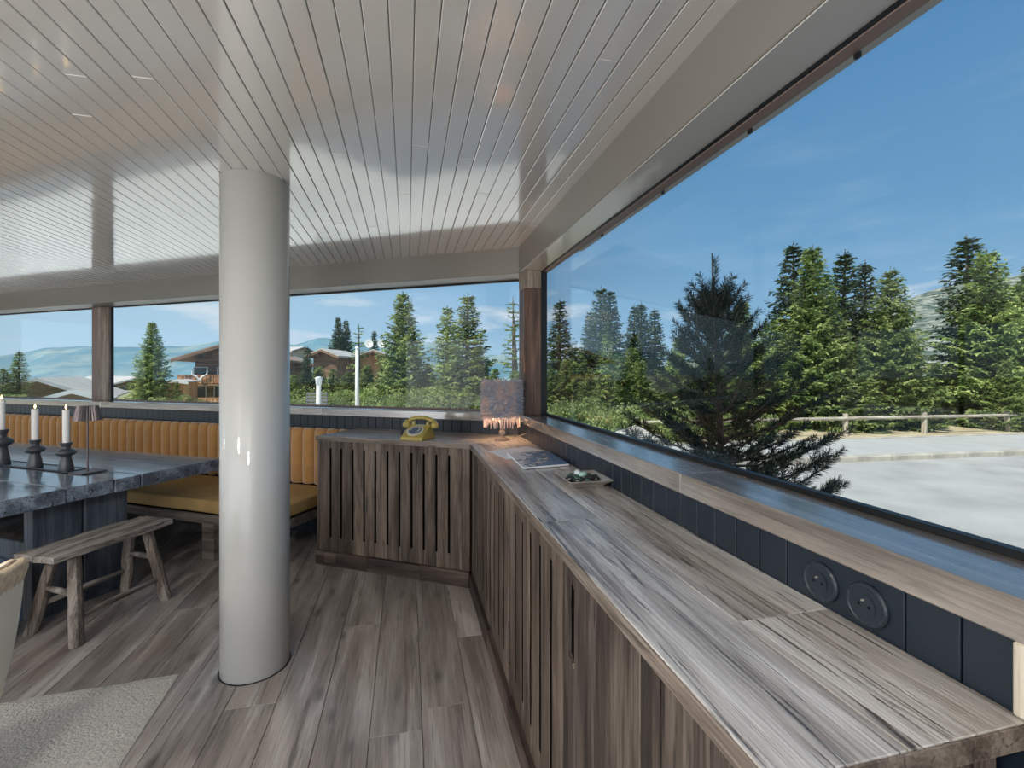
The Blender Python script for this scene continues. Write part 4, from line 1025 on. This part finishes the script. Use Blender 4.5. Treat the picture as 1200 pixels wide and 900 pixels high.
for x, y, D, v_ in ((1095, 425, 27, B_), (1108, 440, 25, A), (1122, 432, 26, Cc), (1080, 445, 22, B_), (1090, 460, 21, A), (1130, 462, 21.4, Cc)):
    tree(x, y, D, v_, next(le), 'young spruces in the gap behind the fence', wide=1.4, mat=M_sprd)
# middle part of the right window
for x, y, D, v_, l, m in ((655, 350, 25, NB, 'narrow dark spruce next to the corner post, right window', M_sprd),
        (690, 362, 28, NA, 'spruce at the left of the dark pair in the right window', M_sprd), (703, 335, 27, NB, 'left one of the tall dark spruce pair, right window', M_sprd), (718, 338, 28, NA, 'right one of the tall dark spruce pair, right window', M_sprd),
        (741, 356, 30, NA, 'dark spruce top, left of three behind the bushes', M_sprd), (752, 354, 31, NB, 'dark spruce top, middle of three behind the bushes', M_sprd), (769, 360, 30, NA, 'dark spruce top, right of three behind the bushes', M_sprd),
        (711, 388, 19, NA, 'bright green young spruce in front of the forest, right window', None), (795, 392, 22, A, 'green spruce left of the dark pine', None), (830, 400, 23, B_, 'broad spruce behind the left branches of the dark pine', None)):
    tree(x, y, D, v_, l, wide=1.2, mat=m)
lc = iter(['young spruce touching the corner post, right window', 'young spruce under the narrow dark spruce by the corner post', 'young spruce left below the tall dark pair', 'young spruce right of the bright green young spruce', 'young spruce straight above the roofed shelter', 'young spruce right above the shelter, left of the dark pine', 'young spruce behind the left boughs of the dark pine', 'young spruce behind the trunk of the dark pine', 'young spruce set back under the three dark tops', 'young spruce set back behind the one by the corner post'])
for x, y, D, v_ in ((648, 430, 20, B_), (668, 418, 21, A), (690, 432, 20, Cc), (730, 415, 21, B_), (752, 422, 20, A), (775, 428, 20, B_), (812, 430, 20, Cc), (850, 430, 20, A), (742, 405, 24, Cc), (675, 405, 25, B_)):
    tree(x, y, D, v_, next(lc), 'young spruces in the thicket', wide=1.5)
ld = iter(['leafy shrub nearest the corner post, above the right sill', 'leafy shrub second from the corner post above the right sill', 'leafy shrub just left of the roofed shelter', 'leafy shrub under the bright green young spruce', 'leafy shrub behind the roofed shelter', 'leafy shrub right of the roofed shelter', 'leafy shrub behind the lower left boughs of the dark pine', 'leafy shrub behind the lower trunk of the dark pine', 'leafy shrub at the left end of the fence, right of the pine trunk'])
for x, y, D in ((660, 462, 15.5), (682, 470, 15), (722, 470, 15.5), (705, 458, 17), (760, 470, 17.5), (790, 478, 17), (830, 480, 17.3), (868, 482, 17.8), (905, 480, 18)):
    bush(x, y, D, BU[int(x) % 3], next(ld), 'shrubs in the thicket')
# middle window
tree(475, 340, 25, A, 'tall full spruce in the centre of the middle window', wide=1.12)
tree(523, 357, 25, NA, 'slender spruce, left of the pair right of centre in the middle window', wide=1.35)
tree(547, 343, 24, NB, 'slender spruce, right of the pair right of centre in the middle window', wide=1.5)
tree(605, 348, 24, TA, 'thin sparse spruce beside the corner post, middle window', wide=1.5)
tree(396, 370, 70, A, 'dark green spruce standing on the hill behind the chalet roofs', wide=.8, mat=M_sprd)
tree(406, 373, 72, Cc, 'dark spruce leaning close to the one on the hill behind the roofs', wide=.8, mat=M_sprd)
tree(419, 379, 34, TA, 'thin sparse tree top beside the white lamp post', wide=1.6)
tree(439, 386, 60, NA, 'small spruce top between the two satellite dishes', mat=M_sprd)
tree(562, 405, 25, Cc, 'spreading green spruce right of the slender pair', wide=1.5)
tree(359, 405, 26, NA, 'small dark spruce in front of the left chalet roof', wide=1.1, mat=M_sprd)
la = iter(['young spruce touching the right edge of the column, middle window', 'young spruce behind the slatted enclosure, below the left chalet roof', 'young spruce between the slatted enclosure and the tall lamp post', 'young spruce directly behind the tall lamp post', 'young spruce just right of the tall lamp post, under the dishes', 'young spruce left of the tall full spruce, below the roof edge', 'young spruce at the right foot of the tall full spruce', 'young spruce left below the slender spruce pair', 'young spruce at the foot of the slender spruce pair', 'young spruce right of the slender pair, above the fluffy lamp', 'young spruce next to the corner post behind the fluffy lamp', 'young spruce crowding the left foot of the tall full spruce'])
for x, y, D, v_ in ((345, 438, 24.0, A), (372, 428, 27.0, B_), (392, 430, 26.0, Cc), (410, 434, 25.0, B_), (432, 426, 26.0, A), (452, 420, 28.0, B_), (500, 425, 25.0, Cc), (522, 428, 24.0, A), (545, 425, 25.0, B_), (580, 430, 23.0, Cc), (602, 432, 23.0, A), (462, 440, 24.0, Cc)):
    tree(x, y, D, v_, next(la), 'young spruces below the roofs', wide=1.5)
lb = iter(['shrub above the sill touching the right edge of the column', 'shrub above the sill behind the slatted enclosure', 'shrub above the sill left of the tall lamp post', 'shrub above the sill right of the tall lamp post', 'shrub above the sill, second from the tall lamp post to the right', 'shrub above the sill in front of the tall full spruce', 'shrub above the sill straight behind the yellow telephone', 'shrub above the sill right of the yellow telephone', 'shrub above the sill under the right one of the slender pair', 'shrub above the sill at the left side of the fluffy lamp', 'shrub behind the fluffy lamp shade'])
for x, y, D in ((352, 452, 23.0), (380, 450, 24.0), (402, 452, 23.5), (425, 448, 24.0), (448, 446, 24.0), (472, 452, 23.0), (498, 450, 23.0), (520, 452, 23.0), (548, 448, 23.0), (575, 455, 22.5), (600, 452, 22.5)):
    bush(x, y, D, BU[int(x) % 3], next(lb), 'shrubs above the sill of the middle window')
# left windows
tree(178, 375, 29, A, 'lone spruce with layered branches left of the chalet', wide=.95, mat=None)
tree(20, 410, 28, NA, 'small spruce at the left edge of the leftmost window', wide=1.4)
tree(2, 430, 27, Cc, 'spruce cut off by the left edge of the picture', wide=1.4)
tree(208, 446, 29, NA, 'little pale spruce between the lone spruce and the chalet', wide=1.5)
lf = iter(['low shrub over the sill behind the two right candles', 'low shrub over the sill at the left picture edge', 'low shrub over the sill below the chalet balconies', 'low shrub over the sill just right of the left post', 'low shrub over the sill by the red-brown shed'])
for x, y, D in ((30, 458, 25.0), (8, 456, 25.0), (225, 458, 25.0), (146, 462, 25.0), (196, 464, 26.0)):
    bush(x, y, D, BU[int(x) % 3], next(lf), 'shrubs above the sill of the left windows')

# ---- pine close to the window (right)
def pine():
    g = np.random.default_rng(42); base = px(846, 437, 5.0); base.z = GZ - .1; top = px(838, 296, 5.0)
    t = thing('pine', 'dark pine with long needles close outside the right window', 'tree', base)
    Ht = top.z - base.z; P = []; Q = []; W_ = []; wd = MB()
    def tp_(s): return np.array([(top.x - base.x) * s + .03 * sin(s * 5), .02 * sin(s * 7), Ht * s])
    wd.tube([tp_(s) for s in np.linspace(0, 1, 9)], [.062, .056, .050, .044, .038, .030, .022, .014, .007], 8)
    def shoot(p, d, L, dens=1.0, nl=.10):
        n = int(L / .0022 * dens); s = g.random(n); d = d / np.linalg.norm(d)
        bend = np.array([0, 0, .10 * L]); pts = p + np.outer(s, d * L) + np.outer(s ** 2, bend)
        rv = unit(np.cross(d, g.normal(0, 1, (n, 3)))); dv = unit(rv * g.uniform(.5, 1.0, (n, 1)) + d * g.uniform(.45, .95, (n, 1)))
        ln = nl * g.uniform(.7, 1.1, n) * (1 - .25 * s); q = pts + dv * ln[:, None]
        P.append(pts); Q.append(q); W_.append(unit(np.cross(dv, g.normal(0, 1, (n, 3)))) * .0032)
        wd.tube([p, p + d * L * .5 + bend * .25, p + d * L + bend], [.006, .005, .002], 4)
    shoot(tp_(.86), np.array([.06, .02, 1]), .46, 1.3); shoot(tp_(.84), np.array([-.42, .05, 1]), .40, 1.3); shoot(tp_(.80), np.array([.5, .05, .9]), .30, 1.2)
    # leader pair
    nb = 100
    for i in range(nb):
        f = (i + g.random()) / nb; s0_ = .26 + .60 * f; a = i * 2.39996 + g.uniform(-.3, .3)
        L = (1.18 * (1 - f) ** 1.05 + .09) * g.uniform(.75, 1.1)
        d = np.array([cos(a), sin(a) * .9, 0]); up = .18 + .85 * f * f
        p0 = tp_(s0_)
        def bp(s): return p0 + d * L * s + np.array([0, 0, 1.]) * L * (up * s * .6 + .35 * s * s - .12 * s)
        wd.tube([bp(0), bp(.35), bp(.7), bp(1)], [.018 * (1 - f) + .007, .012, .009, .005], 5)
        ns = max(4, int(L * 9))
        for k in range(ns):
            s = .22 + .78 * (k + g.random()) / ns; p = bp(s)
            tng = (bp(min(s + .05, 1.05)) - bp(s)); tng /= np.linalg.norm(tng); side = np.cross(tng, [0, 0, 1.]); sg = 1 if k % 2 else -1
            dd = tng * .8 + side * sg * g.uniform(.3, .9) + np.array([0, 0, g.uniform(0, .5)])
            shoot(p, dd, g.uniform(.12, .24), 1.0)
        shoot(bp(.96), bp(1.0) - bp(.9), .24, 1.2)
    # low right boughs reaching over the road
    for (tx, ty, D) in ((940, 518, 4.4), (915, 548, 4.2), (968, 574, 4.0), (895, 520, 4.4), (880, 560, 4.3), (760, 545, 4.6), (800, 560, 4.4), (740, 520, 4.9)):
        tgt = np.array(px(tx, ty, D) - base); s0_ = max(.18, (tgt[2] - .25) / Ht); p0 = tp_(s0_); dv = tgt - p0; L = np.linalg.norm(dv)
        def bp(s): return p0 + dv * s + np.array([0, 0, -.10 * sin(pi * s)])
        wd.tube([bp(s) for s in (0, .3, .6, .85, 1)], [.018, .014, .010, .007, .004], 5)
        ns = int(L * 11)
        for k in range(ns):
            s = .3 + .7 * (k + .5) / ns; side = np.cross(dv / L, [0, 0, 1.]); sg = 1 if k % 2 else -1
            shoot(bp(s), dv / L * .9 + side * sg * .6 + np.array([0, 0, g.uniform(.0, .35)]), g.uniform(.10, .17), 1.0, .06)
        shoot(bp(.97), dv / L + np.array([0, 0, .2]), .15, 1.3, .06)
    me = blades_mesh('needles', np.concatenate(P), np.concatenate(Q), np.concatenate(W_)); me.materials.append(M_pine)
    link('needles', me, None, t); wm = wd.mesh('branches', fix=False); wm.materials.append(M_bark); link('branches', wm, None, t)
pine()

# ---- small outdoor things
def lamp_post(x, y0, D, label, h_head):
    p = px(x, y0, D); t = thing('lamp_post', label, 'lamp post', (p.x, p.y, GZ - .1)); h = p.z - GZ + .1
    MB().tube([(0, 0, 0), (0, 0, h - h_head)], [.10, .075], 12).build('pole', MATS['pale_pole'], t, centre=False, smooth=True); return t, h
plain('pale_pole', (.62, .62, .58), .5); plain('lamp_white', (.75, .77, .78), .4)
t_, h = lamp_post(418.5, 409, 20, 'tall pale lamp post in the middle window, right of the slatted box', 0)
MB().lathe([(.02, 0), (.10, .02), (.07, .10), (.0, .12)], 12, (0, 0, h)).build('lamp_head', MATS['lamp_white'], t_, centre=False)
t_, h = lamp_post(373.5, 448, 15, 'short lamp post with a white head standing before the slatted box', 0)
MB().lathe([(.04, 0), (.09, .02), (.10, .20), (.13, .23), (.07, .28), (.0, .29)], 14, (0, 0, h - .1)).build('lamp_head', MATS['lamp_white'], t_, centre=False, smooth=True)
p = px(371.5, 460, 16.5); M_slat = plain('grey_slat', (.16, .15, .155), .7)
sbx = thing('slatted_enclosure', 'grey enclosure of horizontal slats just above the sill, middle window', 'enclosure', (p.x, p.y, GZ - .1), radians(8))
hh = p.z - GZ + .1
for x_ in (-.33, 0, .33): bx('upright', M_slat, sbx, x_ - .03, x_ + .03, .0, .05, 0, hh, .004)
k = 0; z_ = .06
while z_ < hh - .05:
    bxs('slat', M_slat, sbx, -.36, .36, -.03, -.002, z_, z_ + .075, .004); z_ += .125
# little roofed shelter beyond the right sill
p = px(745, 499, 13.0); M_roofp = wood('weathered_shingle', (.30, .28, .25), (.48, .45, .41), (.66, .63, .58), 0, 1, .85, .2, .4, 0, .15)
shl = thing('roofed_shelter', 'small pale shingle-roofed shelter between the thicket and the road', 'shelter', (p.x, p.y, GZ), radians(20))
hp = p.z - GZ
rs = 7
for side in range(4):
    Mz = Matrix.Rotation(side * pi / 2, 4, 'Z')
    for k in range(rs):
        f0, f1_ = 1 - k / rs, 1 - (k + 1.12) / rs; f1_ = max(f1_, .0); r0_, r1_ = .62 * f0, .62 * f1_; za, zb_ = hp - .34 * f0, hp - .34 * f1_
        vs = [(-r0_, -r0_, za), (r0_, -r0_, za), (r1_, -r1_, zb_), (-r1_, -r1_, zb_)]
        vs = vs + [(x_, y_, z_ + .022) for x_, y_, z_ in vs]
        MB().add([Mz @ Vector(q) for q in vs], [(0, 3, 2, 1), (4, 5, 6, 7), (0, 1, 5, 4), (1, 2, 6, 5), (2, 3, 7, 6), (3, 0, 4, 7)]).build('roof_course', M_roofp, shl, centre=True)
for a in (-1, 1):
    for b_ in (-1, 1): bx('post', M_fence, shl, a * .48 - .04, a * .48 + .04, b_ * .48 - .04, b_ * .48 + .04, 0, hp - .36, .004)
bx('beam', M_fencex, shl, -.6, .6, -.56, -.50, hp - .42, hp - .34, .004)

# ---- chalets
M_chw = wood('chalet_dark_wood', (.10, .055, .035), (.20, .115, .07), (.34, .21, .13), 0, .3, .8, .2, .2, 0, .15)
M_cho = wood('chalet_orange_wood', (.38, .15, .07), (.58, .26, .12), (.75, .42, .22), 2, .3, .8, .1, .2, 0, .2)
M_chs = plain('chalet_stone', (.45, .42, .38), .9, 0, 0, .3, 3, .2)
M_roofg = plain('roof_pale_grey', (.50, .48, .46), .8, 0, 0, .2, 2, .1, .2, .6)
M_roofb = plain('roof_brown_shingle', (.33, .22, .17), .85, 0, 0, .3, 3, .2, .2, 2)
M_win = plain('chalet_window_dark', (.04, .05, .06), .1)
M_white = plain('white_paint', (.80, .80, .78), .5)
def chalet(label, ref, rot, Wd, Dp, zr, ze, ov=.8, roofm=None, wallm=None, roofth=.22, balc=(), wins=(), zbase=GZ - 3.0, gable_wood=None, rafters=0):
    """gable front faces local -y; ref = world point of the gable apex on plan; zr ridge z, ze eave z"""
    t = thing('chalet', label, 'building', (ref.x, ref.y, zbase), rot); Z = lambda z: z - zbase
    hw = Wd / 2; slope = (zr - ze) / (hw + ov)
    def zroof(x): return zr - slope * abs(x)
    MP = Matrix(((1, 0, 0, 0), (0, 0, 1, 0), (0, 1, 0, 0), (0, 0, 0, 1)))
    MB().prism([(-hw, 0), (hw, 0), (hw, Z(zroof(hw)) - .05), (0, Z(zr) - .05), (-hw, Z(zroof(hw)) - .05)], 0, Dp, MP).build('wall_body', wallm or M_chw, t, centre=False)
    for sg in (-1, 1):
        poly = [(0, Z(zr)), (sg * (hw + ov), Z(ze)), (sg * (hw + ov), Z(ze) + roofth), (0, Z(zr) + roofth)]
        MB().prism(poly, -ov * 1.4, Dp + ov, MP).build('roof_slope', roofm or M_roofg, t, centre=False)
        MB().prism([(0, Z(zr) - .14), (sg * (hw + ov), Z(ze) - .14), (sg * (hw + ov), Z(ze) + .10), (0, Z(zr) + .10)], -ov * 1.4 - .06, -ov * 1.4 + .02, MP).build('barge_board', M_white if roofm is M_roofg and zr < 2 else M_chw, t, centre=False)
    for k in range(rafters):
        x = -hw + Wd * (k + .5) / rafters; bx('rafter_end', M_chw, t, x - .09, x + .09, -ov * 1.2, 0, Z(zroof(x)) - .34, Z(zroof(x)) - .12)
    for (z0, h_, x0, x1) in balc:
        bx('balcony_floor', M_chw, t, x0, x1, -1.2, -.01, Z(z0) - .18, Z(z0), .01)
        n = max(2, int((x1 - x0) / .30))
        for k in range(n):
            xa = x0 + (x1 - x0) * k / n; bxs('balcony_board', M_cho, t, xa + .02, xa + (x1 - x0) / n - .02, -1.22, -1.16, Z(z0) + .05, Z(z0) + h_ - .08, .01)
        bx('balcony_rail', M_cho, t, x0, x1, -1.26, -1.14, Z(z0) + h_ - .08, Z(z0) + h_, .01)
    for (x, z, w_, h_) in wins:
        f = bx('window', M_white, t, x - w_ / 2 - .07, x + w_ / 2 + .07, -.06, .0, Z(z) - .07, Z(z) + h_ + .07)
        fo = f; g_ = MB().box(-w_ / 2, w_ / 2, -.045, -.03, -h_ / 2, h_ / 2).build('pane', M_win, fo, centre=False)
    return t
pA = px(276, 404, 45)
cA_ = chalet('brown-roofed chalet with two orange balconies and antlers, beside the column', Vector((pA.x, pA.y, 0)), radians(14), 7.0, 9, pA.z, 2.5, 1.3, M_roofb, M_chw,
       balc=((.35, .85, -4.5, 4.5), (-1.9, .95, -4.5, 4.5)), wins=((-3, .65, 1.1, 1.25), (-1, .65, 1.1, 1.25), (1, .65, 1.1, 1.25), (3, .65, 1.1, 1.25), (-3.2, -1.5, 1.2, 1.6), (-1.2, -1.5, 1.2, 1.6), (1.2, -1.5, 1.2, 1.6)), zbase=-5, rafters=8)
# antlers on the upper balcony
for sg in (-1, 1):
    MB().tube([(-2.6, -1.35, 5 + .70), (-2.6 + sg * .25, -1.4, 5 + 1.05), (-2.6 + sg * .62, -1.4, 5 + 1.25), (-2.6 + sg * .60, -1.4, 5 + 1.75)], [.10, .09, .08, .04], 6).build('antler', M_white, cA_, centre=False)
p = px(204, 446, 36)
chalet('small red-brown shed between the lone spruce and the chalet', Vector((p.x, p.y, 0)), radians(20), 1.6, 3, p.z, p.z - .15, .25, M_roofg, MATS['chalet_orange_wood'], .08, wins=((-.4, -1.6, .35, .6), (.4, -1.6, .35, .6)), zbase=-4)
# grey roofs left
p = px(48, 444, 30)
chalet('chalet with a long pale grey roof and gable in the leftmost window', Vector((p.x, p.y, 0)), radians(36), 5.2, 14, p.z, p.z - 1.5, .8, M_roofg, M_chw, .10, wins=((-.9, -.75, .4, .5), (.5, -.75, .4, .5)), zbase=-4)
p = px(86, 458, 27)
chalet('small lower gable in front of the long grey roof, leftmost window', Vector((p.x, p.y, 0)), radians(36), 2.6, 3, p.z, p.z - .6, .45, M_roofg, M_chw, .08, wins=((0, -1.2, .4, .4),), zbase=-4)
p = px(160, 442, 75)
chalet('distant wide-roofed house behind the left post', Vector((p.x, p.y, 0)), radians(62), 9, 16, p.z, p.z - 1.6, 1, M_roofg, M_chw, .15, zbase=-6, wins=((-2, -1.6, .8, .8), (2, -1.6, .8, .8)))
# roofs in the middle window
p = px(381, 411, 46)
chalet('small red-brown gable with a pale roof left of the tall lamp post', Vector((p.x, p.y, 0)), radians(-6), 2.5, 4, p.z, p.z - .72, .55, M_roofg, M_chw, .2, zbase=-4, rafters=5, wins=((-.5, .3, .5, .6), (.6, .3, .5, .6)))
p = px(439, 412, 50)
chalet('red-brown gable behind the lamp post with two satellite dishes on its roof', Vector((p.x, p.y, 0)), radians(8), 3.0, 4, p.z, p.z - .85, .7, M_roofg, MATS['chalet_orange_wood'], .22, zbase=-4, rafters=6, wins=((-.7, .2, .6, .7), (.8, .2, .6, .7)))
p = px(446, 414, 76)
chalet('house with a long pale roof between the two red-brown gables', Vector((p.x, p.y, 0)), radians(84), 5.5, 7.5, p.z, p.z - 1.1, .6, M_roofg, M_chs, .2, zbase=-4, wins=((-1, .1, .6, .6), (1, .1, .6, .6)))
p = px(346, 420, 60)
chalet('pale-roofed chalet next to the right edge of the column', Vector((p.x, p.y, 0)), radians(20), 3.4, 5, p.z, p.z - 1.2, .9, M_roofg, M_chw, .28, zbase=-4, rafters=6, wins=((-1.1, .0, .6, .7), (1.1, .0, .6, .7)))
p = px(352, 408, 95)
chalet('long low white-roofed building on the rise left of the dark spruces', Vector((p.x, p.y, 0)), radians(75), 6, 14, p.z, p.z - 1.0, .8, M_roofg, M_chs, .3, zbase=-4, wins=((-1.2, 1.2, .8, .8), (1.2, 1.2, .8, .8)))
for x, y, l in ((432.5, 403, 'white round satellite dish left of the small spruce top'), (447.5, 403, 'white round satellite dish right of the small spruce top')):
    p = px(x, y, 50.6); t = thing('satellite_dish', l, 'satellite dish', p, radians(5)); RX = Matrix.Rotation(pi / 2, 4, 'X')
    MB().lathe([(0, -.10), (.2, -.085), (.38, -.04), (.46, .0), (.45, .01), (.36, -.025), (.18, -.065), (0, -.08)], 20, M=RX).build('reflector', M_white, t, centre=False, smooth=True)
    MB().tube([(0, .12, 0), (0, .14, -1.1)], .05, 8).build('mast', M_roofb, t, centre=False)
    MB().tube([(0, .0, -.35), (0, -.45, -.05)], .025, 6).build('feed_arm', M_roofb, t, centre=False)
# ---- mountains: real ridges with depth
def mountain(name, pts, D, depth, mat, seed, zb=-60, rough=.03, nv=18):
    g = np.random.default_rng(seed); xs = np.array([p_[0] for p_ in pts], float); ys = np.array([p_[1] for p_ in pts], float)
    X = np.linspace(xs[0], xs[-1], 150); Y = np.interp(X, xs, ys)
    vs = []; fs = []
    nz_ = g.normal(0, 1, (nv + 1, len(X)))
    for _ in range(3): nz_ = (nz_ + np.roll(nz_, 1, 1) + np.roll(nz_, -1, 1) + np.roll(nz_, 1, 0)) / 4 * 1.35
    for j in range(nv + 1):
        t = j / nv                                   # 0 = ridge, 1 = foot towards the viewer
        for i, (x, y) in enumerate(zip(X, Y)):
            zr_ = EYE + (437 - y) / FOC * D; Dn = D - depth * t; r_ = (x - 600) / FOC
            h = zb + (zr_ - zb) * (1 - t) ** 1.15; h += nz_[j, i] * rough * (zr_ - zb) * (1 if j else .25)
            vs.append((r_ * Dn, Dn, h))
    n = len(X)
    for j in range(nv):
        for i in range(n - 1): a = j * n + i; fs.append((a, a + 1, a + n + 1, a + n))
    # back slope
    b0 = len(vs)
    for i, (x, y) in enumerate(zip(X, Y)): r_ = (x - 600) / FOC; vs.append((r_ * (D + depth * .6), D + depth * .6, zb))
    for i in range(n - 1): fs.append((i, b0 + i, b0 + i + 1, i + 1))
    m = MB().add(vs, fs); me = m.mesh(name, smooth=True, fix=False); o = link(name, me, mat); o['kind'] = 'structure'; return o
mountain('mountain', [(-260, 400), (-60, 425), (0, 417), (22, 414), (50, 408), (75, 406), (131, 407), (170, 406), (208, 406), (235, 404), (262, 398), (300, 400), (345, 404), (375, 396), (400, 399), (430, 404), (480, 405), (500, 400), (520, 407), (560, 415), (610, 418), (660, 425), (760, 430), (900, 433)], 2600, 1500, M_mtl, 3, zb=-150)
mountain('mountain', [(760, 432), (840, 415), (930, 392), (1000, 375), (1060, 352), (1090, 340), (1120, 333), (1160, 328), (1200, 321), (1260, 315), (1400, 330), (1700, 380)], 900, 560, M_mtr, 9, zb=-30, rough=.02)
print('tris', sum(len(o.data.polygons) for o in scn.objects if o.type == 'MESH'))
